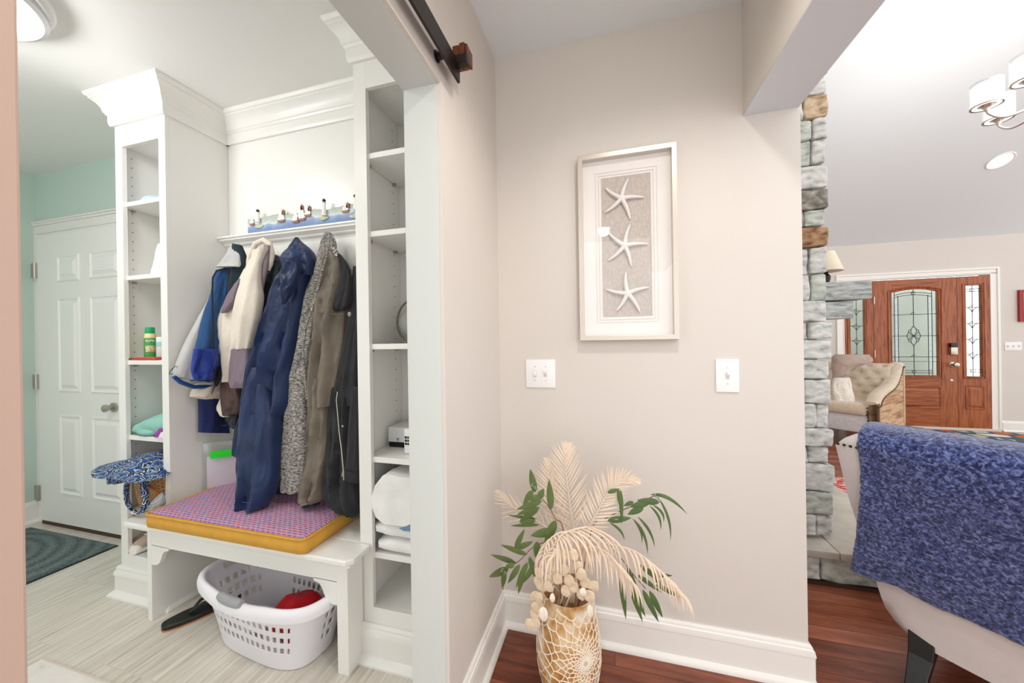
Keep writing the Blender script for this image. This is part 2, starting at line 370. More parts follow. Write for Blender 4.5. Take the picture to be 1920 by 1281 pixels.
# ------------------------------------------------------------------ bookcases
CROWN = [(0, -.147), (.012, -.147), (.016, -.138), (.018, -.128), (.018, -.098), (.022, -.095), (.026, -.086), (.03, -.083), (.035, -.062), (.046, -.043), (.062, -.028), (.066, -.026), (.066, -.02), (.074, -.016), (.08, -.006), (.08, 0), (0, 0)]
CBASE = [(0, .145), (.008, .145), (.014, .136), (.014, .128), (.019, .120), (.022, .106), (.022, .1), (.018, .098), (.018, .026), (.028, .02), (.04, .008), (.04, 0), (0, 0)]
YF, YBK = 1.205, 1.50
def bookcase(x0, x1, shelves, label, stl, sts, crown_path, base_path):
    t = thing('bookcase', ((x0+x1)/2, (YF+YBK)/2, 0), label, 'bookcase', 'built-in white bookcases')
    ztop = ZC-.02
    m = MB().box(x0, x0+.018, YF+.018, YBK, 0, ztop).box(x1-.018, x1, YF+.018, YBK, 0, ztop).box(x0+.018, x1-.018, YBK-.012, YBK, 0, ztop)
    m.box(x0+.018, x1-.018, YF+.018, YBK-.012, .185, .205).box(x0+.018, x1-.018, YF+.018, YBK-.012, 2.28, 2.30)
    build('carcass', m, CAB, t, smooth=False, bevel=.001)
    m = MB().box(x0, x0+stl, YF, YF+.018, 0, ztop).box(x1-sts, x1, YF, YF+.018, 0, ztop).box(x0+stl, x1-sts, YF, YF+.018, 0, .205).box(x0+stl, x1-sts, YF, YF+.018, 2.262, ztop)
    build('face_frame', m, CAB, t, smooth=False, bevel=.001)
    for z in shelves:
        sh = build('shelf', MB().box(x0+.02, x1-.02, YF+.012, YBK-.014, z-.022, z), CAB, t, smooth=False, bevel=.0015)
    m = MB()
    for z in [v*.048+.36 for v in range(40)]:
        if any(abs(z-s+.01) < .02 for s in shelves): continue
        for y in (YF+.055, YBK-.06):
            for xx, ax in ((x0+.0181, 1), (x1-.0181, -1)):
                m.lathe([(.0026, 0), (.0026, .0006)], (xx, y, z), n=8, axis=(ax, 0, 0))
    build('peg_holes', m, mat('peg_hole_dark', C(70, 66, 60), .8), t)
    m = MB()
    for z in shelves:
        for y in (YF+.055, YBK-.06):
            m.box(x0+.018, x0+.034, y-.006, y+.006, z-.034, z-.022)
    build('shelf_pins', m, STEEL, t, smooth=False)
    m = MB(); sweep(m, crown_path, CROWN, ZC); build('crown', m, CAB, t, angle=25)
    m = MB(); sweep(m, base_path, CBASE, 0); build('base_moulding', m, CAB, t, angle=25)
    return t
LX0, LX1 = -2.412, -2.052
bookcase(LX0, LX1, (1.985, 1.612, 1.183, .802, .425), 'tall narrow white open bookcase left of the bench holding towels and a wicker basket', .05, .045,
         [(LX0, YBK+.05), (LX0, YF), (LX1, YF), (LX1, YBK)][::1], [(LX0, YBK), (LX0, YF), (LX1, YF), (LX1, YBK)])
RX0, RX1 = -.977, -.60
bookcase(RX0, RX1, (2.01, 1.698, 1.248, .797, .415), 'tall narrow white open bookcase right of the bench holding folded white cloths', .057, .05,
         [(RX0, YBK), (RX0, YF), (RX1, YF)], [(RX0, YBK), (RX0, YF), (RX1, YF)])
# panelled recess between them
m = MB().box(LX1, RX0, YBK, YM, 0, ZC); struct('wall_recess', m, CAB, smooth=False)
m = MB(); sweep(m, [(LX1, YBK), (RX0, YBK)], CROWN, ZC); struct('trim_crown', m, CAB, angle=25)
t = thing('hook_ledge', (-1.5, 1.47, 1.78), 'narrow white moulded ledge on the back wall above the hanging coats', 'shelf')
m = MB().box(LX1, RX0, 1.435, YBK, 1.832, 1.842, 0)
build('ledge_board', m, CAB, t, smooth=False, bevel=.002)
m = MB(); sweep(m, [(LX1+.002, YBK), (RX0-.002, YBK)], [(0, -.05), (.012, -.05), (.016, -.04), (.03, -.03), (.034, -.022), (.05, -.012), (.056, -.01), (.056, 0), (0, 0)], 1.832); build('ledge_moulding', m, CAB, t, angle=25)
build('hook_rail', MB().box(LX1, RX0, 1.488, YBK, 1.62, 1.785), CAB, t, smooth=False, bevel=.002)

# ------------------------------------------------------------------ bench
BX0, BX1, BY, BZ = -2.047, -.968, 1.115, .432
t = thing('bench', (-1.5, 1.3, 0), 'white wooden bench with bracketed apron built between the two bookcases', 'bench')
m = MB()
m.box(BX0, BX1, BY+.09, 1.498, BZ, BZ+.022)
m.prism([(LX0+.24, 1.2, BZ), (LX0+.24, 1.115, BZ), (LX0+.26, 1.083, BZ), (-.945, 1.083, BZ), (-.925, 1.105, BZ), (-.925, 1.203, BZ), (BX1, 1.203, BZ), (BX0, 1.203, BZ)], (0, 0, .022))
build('top', m, CAB, t, smooth=False, bevel=.005)
m = MB().box(BX0-.12, BX1+.03, 1.096, 1.118, BZ-.014, BZ); build('top_moulding', m, CAB, t, smooth=False, bevel=.004)
def bracket(x, s):
    pts = [(0, 0), (.11, 0), (.11, -.012), (.098, -.016), (.082, -.02), (.07, -.034), (.062, -.055), (.05, -.075), (.038, -.085), (.02, -.09), (0, -.09)]
    return [(x+s*a, BY+.002, BZ-.085+b) for a, b in pts]
m = MB().box(BX0+.002, BX1-.002, BY+.002, BY+.02, BZ-.087, BZ)
build('apron', m, CAB, t, smooth=False)
for x, s in ((BX0+.018, 1), (BX1-.045, -1)):
    build('bracket', MB().prism(bracket(x, s), (0, .018, 0)), CAB, t, smooth=False)
build('leg', MB().box(BX0-.008, BX0+.018, BY, 1.495, 0, BZ), CAB, t, smooth=False, bevel=.0015)
build('leg', MB().box(BX1-.045, BX1+.004, BY, 1.200, 0, BZ), CAB, t, smooth=False, bevel=.0015)
# cushion
t = thing('bench_cushion', (-1.52, 1.26, BZ+.022), 'yellow bench cushion with a woven multicolour top lying on the white bench', 'cushion')
YEL = mat('mustard_canvas', C(214, 160, 62), .8, bump=.25, bscale=500, var=.06, vscale=20)
cx0, cx1, cy0, cy1, cz0, cz1 = -1.985, -1.118, 1.068, 1.475, BZ+.022, BZ+.085
def cush_ring(o, z): 
    r = .025; pts = []
    for (qx, qy, a0) in ((cx1-r, cy0+r, -90), (cx1-r, cy1-r, 0), (cx0+r, cy1-r, 90), (cx0+r, cy0+r, 180)):
        for k in range(5):
            a = radians(a0+k*22.5); pts.append((qx+(r+max(o, -.02))*cos(a)+min(0, o+.02)*(1 if qx > cx0+.1 else -1), qy+(r+max(o, -.02))*sin(a)+min(0, o+.02)*(1 if qy > cy0+.1 else -1), z))
    return pts
m = MB().loft([cush_ring(-.012, cz0), cush_ring(0, cz0+.006), cush_ring(.003, (cz0+cz1)/2), cush_ring(0, cz1-.006), cush_ring(-.008, cz1)])
build('band', m, YEL, t, angle=60)
rg = [Vector(p) for p in cush_ring(.001, cz1-.002)]; rg.append(rg[0])
build('piping', MB().tube(rg, .0045, 6, cap=False), YEL, t)
def weave():
    m, nt, b = nodes('woven_top'); b.inputs['Roughness'].default_value = .9
    tc = nt.nodes.new('ShaderNodeTexCoord'); mp = nt.nodes.new('ShaderNodeMapping'); mp.inputs['Scale'].default_value = (1, 1, 1); mp.inputs['Rotation'].default_value = (0, 0, 0)
    nt.links.new(tc.outputs['Object'], mp.inputs[0])
    br = nt.nodes.new('ShaderNodeTexBrick'); br.inputs['Scale'].default_value = 1; br.inputs['Brick Width'].default_value = .026; br.inputs['Row Height'].default_value = .0125; br.offset = .5
    br.inputs['Mortar Size'].default_value = .0016; br.inputs['Color1'].default_value = C(204, 66, 84); br.inputs['Color2'].default_value = C(94, 102, 178); br.inputs['Mortar'].default_value = C(228, 212, 206)
    br.inputs['Bias'].default_value = 0
    nt.links.new(mp.outputs[0], br.inputs['Vector'])
    n = nt.nodes.new('ShaderNodeTexNoise'); n.inputs['Scale'].default_value = 140; nt.links.new(mp.outputs[0], n.inputs['Vector'])
    r = nt.nodes.new('ShaderNodeValToRGB'); r.color_ramp.interpolation = 'CONSTANT'
    el = r.color_ramp.elements
    for p, c in ((.38, C(214, 84, 92)), (.45, C(116, 114, 186)), (.52, C(234, 216, 208)), (.57, C(88, 100, 172)), (.64, C(206, 78, 92))):
        e = el.new(p); e.color = c
    el[0].color = C(90, 96, 168); el[-1].color = C(225, 190, 150)
    nt.links.new(n.outputs['Fac'], r.inputs[0])
    x = nt.nodes.new('ShaderNodeMix'); x.data_type = 'RGBA'; x.inputs[0].default_value = .42
    nt.links.new(br.outputs['Color'], x.inputs[6]); nt.links.new(r.outputs[0], x.inputs[7]); nt.links.new(x.outputs[2], b.inputs['Base Color'])
    bp = nt.nodes.new('ShaderNodeBump'); bp.inputs['Strength'].default_value = .5; bp.inputs['Distance'].default_value = .003
    nt.links.new(br.outputs['Fac'], bp.inputs['Height']); bp.invert = True; nt.links.new(bp.outputs[0], b.inputs['Normal'])
    return m
m = MB().loft([cush_ring(-.004, cz1-.003), cush_ring(-.012, cz1+.003), cush_ring(-.05, cz1+.007), cush_ring(-.12, cz1+.010)])
build('woven_top', m, weave(), t, angle=60, label='red, blue and cream woven cushion top')
CZ = cz1+.010

# ------------------------------------------------------------------ barn door track
t = thing('barn_door_track', (XW+.04, .0, 2.05), 'dark metal sliding door track bar above the mudroom opening', 'door track')
build('rail', MB().box(-.444, -.436, -1.4, 1.02, 2.052, 2.112), BLACKM, t, smooth=False, bevel=.001)
for y in (.94, .3, -.4, -1.1):
    build('standoff', MB().lathe([(.016, 0), (.016, .004), (.011, .006), (.011, .027), (.016, .029), (.016, .032)], (XW, y, 2.082), n=16, axis=(1, 0, 0)), BLACKM, t)
m = MB().box(-.45, -.40, .985, 1.01, 2.085, 2.115)
build('stop_clamp', m, BLACKM, t, smooth=False, bevel=.003)
BRZ = mat('bronze_stop', C(112, 58, 40), .3, .5, var=.4, vscale=60)
m = MB().box(-.452, -.43, 1.0, 1.045, 2.105, 2.155, .003).box(-.43, -.412, 1.0, 1.045, 2.105, 2.16, .003).box(-.412, -.405, 1.003, 1.05, 2.108, 2.156, .002)
build('stop_block', m, BRZ, t, smooth=False, label='reddish bronze stop block')

yb = (-0.392,0.147,1.27)[1]
t = thing('barn_door', (-.41, yb-.45, .02), 'pinkish tan sliding barn door parked at the left edge of the hall opening', 'door')
DTAN = mat('pink_tan_paint', C(184, 158, 144), .6, bump=.05, bscale=200)
build('slab', MB().box(-.428, -.392, yb-.92, yb, .02, 2.03), DTAN, t, smooth=False, bevel=.002)
for y in (yb-.14, yb-.78):
    build('hanger', MB().box(-.390, -.384, y-.02, y+.02, 1.86, 2.15).box(-.434, -.384, y-.02, y+.02, 2.145, 2.151), BLACKM, t, smooth=False)
    build('roller', MB().lathe([(.04, 0), (.04, .02), (.035, .022), (.01, .024)], (-.432, y, 2.15), n=24, axis=(1, 0, 0)), BLACKM, t)

# ------------------------------------------------------------------ mudroom ceiling light
LC = (-2.12, .62, ZC)
t = thing('ceiling_light', LC, 'round flush ceiling light with metal rim in the mudroom', 'ceiling light')
build('pan', MB().lathe([(.25, 0), (.25, -.012), (.24, -.02), (.2, -.022)], LC, n=48), mat('light_pan', C(236, 236, 236), .4), t)
build('diffuser', MB().lathe([(.21, -.02), (.21, -.045), (.19, -.062), (.14, -.078), (.07, -.086), (0, -.088)], LC, n=48), emit_mat('lamp_glow', (1, .98, .95, 1), 9), t)
build('rim', MB().lathe([(.212, -.028), (.228, -.028), (.235, -.04), (.235, -.058), (.222, -.066), (.208, -.06), (.204, -.05)], LC, n=48, cap=False), mat('nickel_rim', C(205, 205, 205), .35, .6), t)

# ------------------------------------------------------------------ picture, switches
t = thing('framed_picture', (.066, 1.49, 1.247), 'silver shadow-box frame holding three white starfish in a column on the beige wall', 'picture')
fx0, fx1, fz0, fz1, fb = -.118, .255, 1.248, 2.0, .019
SIL = mat('champagne_frame', C(206, 198, 188), .35, .55, bump=.05, bscale=300)
y0, y1 = 1.468, 1.503
m = MB()
for q in (((fx0, fz0), (fx1, fz0), (fx1-fb, fz0+fb), (fx0+fb, fz0+fb)), ((fx1, fz0), (fx1, fz1), (fx1-fb, fz1-fb), (fx1-fb, fz0+fb)), ((fx1, fz1), (fx0, fz1), (fx0+fb, fz1-fb), (fx1-fb, fz1-fb)), ((fx0, fz1), (fx0, fz0), (fx0+fb, fz0+fb), (fx0+fb, fz1-fb))):
    m.prism([(x, y0, z) for x, z in q], (0, y1-y0, 0))
build('frame', m, SIL, t, smooth=False, bevel=.001)
build('mat_board', MB().box(fx0+fb, fx1-fb, 1.498, 1.503, fz0+fb, fz1-fb), mat('mat_board_white', C(240, 236, 233), .8), t, smooth=False)
lx0, lx1, lz0, lz1 = -.026, .163, 1.343, 1.909
m = MB()
for a in (.0, .012):
    o, i = .012+a, .008+a
    for (X0, X1, Z0, Z1) in ((lx0-o, lx1+o, lz1+i, lz1+o), (lx0-o, lx1+o, lz0-o, lz0-i), (lx0-o, lx0-i, lz0-i, lz1+i), (lx1+i, lx1+o, lz0-i, lz1+i)):
        m.box(X0, X1, 1.4965-.001*(a == 0), 1.4985, Z0, Z1)
build('mat_bevel', m, mat('mat_edge', C(226, 220, 215), .8), t, smooth=False)
build('linen_panel', MB().box(lx0, lx1, 1.496, 1.4985, lz0, lz1), ramp_mat('linen', [(.3, C(178, 167, 158)), (.7, C(204, 194, 186))], scale=260, stretch=(1, 1, .35), rough=.9, bump=.2), t, smooth=False, label='taupe linen backing')
STAR = mat('starfish_white', C(236, 233, 230), .85, bump=.5, bscale=450)
for c, tips in (((0.0525,1.488,1.815), [(0.1366,1.488,1.81),(0.0794,1.488,1.892),(-0.0106,1.488,1.867),(-0.0143,1.488,1.766),(0.084,1.488,1.73)]), ((0.0616,1.488,1.625), [(0.1488,1.488,1.625),(0.083,1.488,1.708),(-0.0018,1.488,1.685),(-0.0028,1.488,1.571),(0.0848,1.488,1.544)]), ((0.07,1.488,1.434), [(0.1505,1.488,1.454),(0.0642,1.488,1.519),(-0.0117,1.488,1.455),(0.0241,1.488,1.365),(0.1158,1.488,1.359)])):
    m = MB(); c = Vector(c)
    for tp in tips:
        tp = Vector(tp); d = tp-c; side = Vector((-d.z, 0, d.x)).normalized()
        path = []; rr = []
        for k in range(9):
            f = k/8; p = c+d*f+side*.004*sin(f*pi)
            path.append((p.x, 1.490-.004*(1-f), p.z)); rr.append(.0085*(1-f)**.6*.8+.0026)
        m.tube(path, rr, 10)
    m.ball((c.x, 1.487, c.z), .0105, (1, .8, 1))
    build('starfish', m, STAR, t, angle=80)
build('glass', MB().box(fx0+fb*.8, fx1-fb*.8, 1.476, 1.478, fz0+fb*.8, fz1-fb*.8), glass_mat('picture_glass', refl=.055), t, smooth=False)

def switch(x0, x1, z0, z1, n, y, label, ups, sc=1):
    t = thing('light_switch', ((x0+x1)/2, y, (z0+z1)/2), label, 'light switch')
    build('plate', MB().box(x0, x1, y-.006, y, z0, z1, .0025), WPLASTIC, t, angle=30)
    zc = (z0+z1)/2
    for k in range(n):
        xc = x0+(x1-x0)*((k+.5)/n if n > 1 else .5) if n != 2 else (x0+x1)/2+(-.023 if k == 0 else .023)*sc
        u = ups[k]
        tg = build('toggle', MB().quadbox([(xc-.005, y-.006, zc-.011), (xc+.005, y-.006, zc-.011), (xc+.005, y-.006, zc+.011), (xc-.005, y-.006, zc+.011)][::1], [(xc-.004, y-.021, zc-.004+u*.011), (xc+.004, y-.021, zc-.004+u*.011), (xc+.004, y-.021, zc+.005+u*.011), (xc-.004, y-.021, zc+.005+u*.011)]), WPLASTIC, t, smooth=False, bevel=.0008)
        m = MB().lathe([(.003, 0), (.003, .0012)], (xc, y-.006, zc+.03), n=10, axis=(0, -1, 0)).lathe([(.003, 0), (.003, .0012)], (xc, y-.006, zc-.03), n=10, axis=(0, -1, 0)).box(xc-.0062, xc+.0062, y-.0064, y-.0058, zc-.0135, zc+.0135)
        build('screws', m, mat('switch_grey', C(206, 206, 206), .4), t)
switch(-.354, -.226, 1.049, 1.17, 2, YP, 'white double light switch below and left of the starfish picture', (-.3, .9))
switch(.384, .462, 1.046, 1.17, 1, YP, 'white single light switch below and right of the starfish picture', (.9,))

# ------------------------------------------------------------------ coats on the hooks
random.seed(4)
def garment(mb, rows, depth, nf=3, amp=.010, seed=0, n=56, sub=6, wob=.004, puff=0):
    """closed cloth volume lofted through rows (xl, zl, xr, zr, y); vertical folds along the front"""
    R = catmull([r if len(r) == 6 else tuple(r)+(r[4],) for r in rows], sub); rings = []
    N = len(R)
    for i, (xl, zl, xr, zr, yl, yr) in enumerate(R):
        w = sqrt((xr-xl)**2+(yr-yl)**2)/2; px_, py_ = (xr-xl)/2/max(w, 1e-5), (yr-yl)/2/max(w, 1e-5); y = (yl+yr)/2; cx = (xl+xr)/2; cz = (zl+zr)/2
        d = min(depth, w*1.1)*.5; f = i/max(1, N-1)
        ring = []
        for k in range(n):
            th = 2*pi*k/n; cxx = -cos(th)
            sx = math.copysign(abs(cxx)**.8, cxx); sy = sin(th)
            fold = amp*sin(nf*pi*(sx*.5+.5)+seed*1.7+f*1.3)*(0.35+f*.65)*min(1, w/.05)
            nz = noise.noise(Vector((sx*w*18+seed*7, f*N*.085, seed*3.1)))*wob*1.6
            rd = (.5-abs(noise.noise(Vector((sx*w*26+seed*9, f*2.4+sx*1.5, seed))))*1.6)*amp*1.5*(.3+f*.7)
            cr = rd+noise.noise(Vector((sx*w*60+seed*5, f*N*.3+sx, seed)))*wob*.7
            pf = puff*abs(sin(i*pi/4)) if puff else 0
            q = math.copysign(abs(sy)**.7, sy)*(d+pf) + (fold+nz+cr if sy > -.3 else 0)*(1-abs(sx)**4); l = sx*(w+pf*.6)+nz*.6
            ring.append((cx+l*px_+q*py_, y+l*py_-q*px_, cz+(zr-zl)*.5*sx))
        rings.append(ring)
    return mb.loft(rings)
def cloth(name, rows, depth, m, parent, label=None, **k):
    mb = MB(); garment(mb, rows, depth, **k)
    return build(name, mb, m, parent, angle=75, label=label)
def fab(name, c, bump=.25, bs=420, var=.08, vs=9, rough=.85, stretch=None, sheen=.1):
    return mat(name, c, rough, var=var, vscale=vs, bump=bump, bscale=bs, stretch=stretch, sheen=sheen, spec=.3)
BLUEF = fab('blue_softshell', C(42, 80, 128), vs=14); ROYAL = fab('royal_nylon', C(36, 60, 150), rough=.4, bump=.35, bs=60)
GREYF = fab('grey_fleece', C(190, 190, 190), bs=300); TEALN = fab('teal_nylon', C(28, 78, 138), rough=.5); BLK = fab('black_cloth', C(22, 24, 28), rough=.6)
CREAM = fab('cream_fleece', C(232, 222, 208), bs=260, bump=.4); MAUVE = fab('mauve_nylon', C(128, 112, 124), rough=.5); BROWN = fab('brown_nylon', C(72, 50, 46), rough=.4, bump=.4, bs=50)
NAVYD = fab('dark_navy_cloth', C(24, 36, 84), vs=10); PUFF = fab('black_quilted_nylon', C(38, 46, 52), rough=.35, bump=.3, bs=70)
RAIN = fab('navy_raincoat_cloth', C(27, 45, 84), rough=.42, bump=.5, bs=22, var=.3, vs=5)
HEATH = ramp_mat('heather_knit', [(.34, C(64, 62, 60)), (.48, C(132, 129, 124)), (.6, C(168, 164, 158)), (.72, C(200, 196, 190))], scale=170, stretch=(.45, .45, 1.4), rough=.95, bump=.3, detail=3)
TAUPE = fab('olive_taupe_cloth', C(116, 106, 94), rough=.5, bump=.3, bs=26, var=.2, vs=5); BLKD = fab('black_denim', C(40, 40, 44), rough=.7, var=.2)
HOODK = fab('black_hood_lining', C(34, 33, 36), rough=.7)
ZIP = mat('zip_metal', C(196, 190, 178), .35, .8)

# dark navy garment hanging at the back
t = thing('jacket', (-2.104,1.45,0.7692), 'dark navy garment mostly hidden, its hem showing below the cream fleece', 'jacket')
cloth('body', [(-2,1.221,-2,1.219,1.338,1.417),(-2,1.112,-2,1.104,1.317,1.41),(-2,1.004,-2,0.9879,1.301,1.411),(-2,0.9497,-2,0.9287,1.302,1.419),(-2,0.8842,-2,0.8558,1.302,1.434),(-2,0.8249,-1.985,0.7872,1.299,1.431),(-2,0.8159,-1.985,0.784,1.3,1.43)], .10, NAVYD, t, seed=2, amp=.006)
build('hem_stitch', MB().tube([(-2.112,1.375,0.8302),(-2.055,1.375,0.8295),(-1.986,1.375,0.8317),(-1.914,1.375,0.8374)], .0012, 6), fab('stitch_blue', C(60, 84, 160)), t)

# blue and grey jacket
t = thing('jacket', (-2.19,1.43,1.012), 'blue and grey zip jacket with royal blue pocket, leftmost of the hanging coats', 'jacket')
cloth('sleeve', [(-1.985,1.538,-1.985,1.552,1.363,1.41),(-1.985,1.454,-1.985,1.453,1.327,1.394),(-1.985,1.365,-1.985,1.355,1.284,1.379),(-1.985,1.274,-1.985,1.259,1.242,1.364),(-1.985,1.18,-1.985,1.164,1.206,1.342),(-1.985,1.134,-1.985,1.1,1.19,1.328),(-1.985,1.107,-1.985,1.061,1.186,1.327)], .10, GREYF, t, seed=1, amp=.006, label='light grey fleece sleeve')
cloth('body', [(-1.955,1.634,-1.909,1.665,1.357,1.4),(-1.955,1.585,-1.915,1.598,1.343,1.397),(-1.955,1.51,-1.919,1.531,1.328,1.394),(-1.955,1.422,-1.936,1.435,1.301,1.389),(-1.955,1.308,-1.952,1.302,1.273,1.383),(-1.955,1.225,-1.955,1.214,1.253,1.378),(-1.955,1.143,-1.955,1.133,1.243,1.372),(-1.955,1.081,-1.955,1.065,1.244,1.359)], .075, BLUEF, t, seed=3, amp=.007)
cloth('lining', [(-1.873,1.779,-1.82,1.766,1.39,1.39),(-1.883,1.728,-1.794,1.691,1.391,1.391),(-1.898,1.663,-1.796,1.641,1.392,1.392),(-1.909,1.59,-1.814,1.584,1.393,1.393),(-1.935,1.473,-1.862,1.484,1.395,1.395),(-1.965,1.37,-1.9,1.375,1.397,1.397),(-1.985,1.251,-1.945,1.258,1.398,1.398),(-1.985,1.146,-1.969,1.146,1.393,1.4)], .06, fab('dark_teal_lining', C(26, 44, 52)), t, seed=5, amp=.006, label='dark teal lining')
cloth('collar', [(-1.887,1.782,-1.851,1.782,1.4,1.4),(-1.896,1.75,-1.823,1.737,1.389,1.389),(-1.905,1.715,-1.807,1.702,1.377,1.377),(-1.921,1.687,-1.799,1.665,1.367,1.367),(-1.939,1.654,-1.794,1.647,1.355,1.355)], .035, GREYF, t, seed=7, amp=.003, label='light grey fleece collar')
cloth('pocket', [(-1.905,1.238,-1.905,1.234,1.219,1.327),(-1.905,1.206,-1.905,1.205,1.214,1.328),(-1.905,1.153,-1.905,1.151,1.209,1.323),(-1.905,1.119,-1.905,1.103,1.21,1.314),(-1.905,1.093,-1.905,1.079,1.219,1.297)], .03, ROYAL, t, seed=8, amp=.006, wob=.007, label='royal blue nylon pocket')
mb = MB(); mb.tube([(-1.965,1.174,1.11),(-1.965,1.204,1.079),(-1.965,1.254,1.051),(-1.965,1.301,1.046),(-1.965,1.352,1.049)], [.010, .0125, .012, .0125, .010], 12, flat=.8); build('hem_band', mb, TEALN, t, label='teal blue hem band')
build('zip_edge', MB().tube([(-1.883,1.36,1.644),(-1.9,1.324,1.628),(-1.9,1.305,1.589),(-1.9,1.302,1.525),(-1.9,1.303,1.42),(-1.9,1.303,1.294),(-1.9,1.302,1.202),(-1.9,1.307,1.11),(-1.9,1.312,1.046)], [.003, .004]+[.0036]*7, 8), BLK, t, label='black zip edging')
cloth('facing', [(-1.974,1.179,-1.935,1.179,1.35,1.35),(-1.954,1.121,-1.904,1.122,1.339,1.339),(-1.935,1.072,-1.901,1.073,1.33,1.33),(-1.925,1.048,-1.91,1.046,1.325,1.325)], .025, BLK, t, seed=2, amp=.002, label='black front facing')
build('drawcord', MB().tube([(-1.975,1.18,1.121),(-1.975,1.163,1.122),(-1.975,1.166,1.136),(-1.975,1.188,1.158),(-1.975,1.195,1.153)], .0016, 6), BLK, t)
build('zip_pull', MB().tube([(-1.927,1.325,1.044),(-1.941,1.325,1.022),(-1.948,1.325,1.005)], [.002, .002, .001], 6), BLK, t)

# cream fleece with mauve patches
t = thing('jacket', (-1.897,1.4,0.9381), 'cream fleece hoodie with mauve grey patches hanging right of the blue jacket', 'jacket')
mb = MB(); mb.tube([(-1.801,1.4,1.635),(-1.778,1.4,1.707),(-1.737,1.4,1.769),(-1.687,1.4,1.784),(-1.645,1.4,1.76),(-1.631,1.4,1.709),(-1.644,1.4,1.653),(-1.655,1.4,1.626)], [.011, .0125, .013, .0125, .0125, .0125, .010, .006], 14); mb.jitter(.002, 30); build('hood', mb, CREAM, t)
cloth('sleeve', [(-1.794,1.633,-1.714,1.664,1.39),(-1.834,1.57,-1.739,1.579,1.387),(-1.88,1.513,-1.784,1.509,1.383),(-1.933,1.442,-1.818,1.437,1.38),(-1.963,1.384,-1.825,1.372,1.377),(-1.966,1.325,-1.841,1.308,1.374),(-1.95,1.251,-1.857,1.25,1.37),(-1.931,1.149,-1.859,1.149,1.364),(-1.921,1.065,-1.855,1.066,1.36)], .09, CREAM, t, seed=1, amp=.007)
cloth('sleeve', [(-1.696,1.719,-1.62,1.727,1.36),(-1.717,1.65,-1.652,1.652,1.356),(-1.758,1.56,-1.654,1.567,1.35),(-1.784,1.461,-1.641,1.483,1.344),(-1.796,1.363,-1.655,1.386,1.338),(-1.8,1.292,-1.679,1.297,1.334),(-1.801,1.23,-1.699,1.233,1.33)], .09, CREAM, t, seed=4, amp=.008)
cloth('body', [(-1.786,1.688,-1.71,1.696,1.41),(-1.857,1.574,-1.734,1.567,1.404),(-1.91,1.442,-1.737,1.45,1.398),(-1.948,1.295,-1.769,1.292,1.39),(-1.957,1.177,-1.839,1.177,1.384),(-1.956,1.088,-1.874,1.089,1.38)], .09, CREAM, t, seed=6, amp=.008)
cloth('yoke_patch', [(-1.782,1.583,-1.773,1.585,1.345),(-1.81,1.547,-1.778,1.555,1.341),(-1.845,1.492,-1.787,1.503,1.336),(-1.865,1.449,-1.801,1.461,1.332),(-1.874,1.413,-1.843,1.419,1.328)], .03, MAUVE, t, seed=3, amp=.003, label='mauve grey shoulder patch')
cloth('cuff', [(-1.801,1.233,-1.702,1.235,1.33),(-1.804,1.18,-1.689,1.186,1.326),(-1.805,1.124,-1.679,1.125,1.321),(-1.802,1.075,-1.679,1.081,1.317),(-1.794,1.046,-1.7,1.043,1.315)], .085, MAUVE, t, seed=9, amp=.004, label='mauve grey cuff')
cloth('cuff', [(-1.923,1.068,-1.863,1.069,1.36),(-1.919,1.037,-1.803,1.039,1.358),(-1.909,0.982,-1.778,0.9856,1.355),(-1.901,0.9329,-1.777,0.9319,1.352),(-1.894,0.8961,-1.784,0.9092,1.35)], .08, BROWN, t, seed=5, amp=.005, wob=.008, label='dark brown cuff')
cloth('cuff_lining', [(-1.938,0.9908,-1.916,0.9914,1.365),(-1.952,0.9518,-1.908,0.9532,1.361),(-1.958,0.9269,-1.901,0.9261,1.359),(-1.938,0.9002,-1.891,0.8994,1.356),(-1.919,0.8885,-1.86,0.8898,1.355)], .03, CREAM, t, seed=5, amp=.002)
cloth('hem', [(-1.99,1.062,-1.99,1.078,1.286,1.407),(-1.99,1.032,-1.985,1.033,1.268,1.402),(-1.99,1.008,-1.98,1.004,1.258,1.396),(-1.99,0.9986,-1.99,0.9792,1.266,1.391),(-1.99,0.9728,-1.99,0.9651,1.329,1.377)], .06, CREAM, t, seed=2, amp=.004)
cloth('hood_lining', [(-1.662,1.751,-1.629,1.748,1.385),(-1.675,1.68,-1.635,1.684,1.382),(-1.687,1.617,-1.643,1.621,1.379),(-1.689,1.56,-1.659,1.558,1.377),(-1.684,1.51,-1.669,1.509,1.375)], .04, fab('lilac_lining', C(150, 134, 142)), t, seed=2, amp=.003, label='lilac grey hood lining')
build('zip_pull', MB().tube([(-1.999,1.35,0.968),(-1.993,1.35,0.9469),(-1.986,1.35,0.9248)], [.002, .002, .0025], 6), ZIP, t, label='silver zip pull')

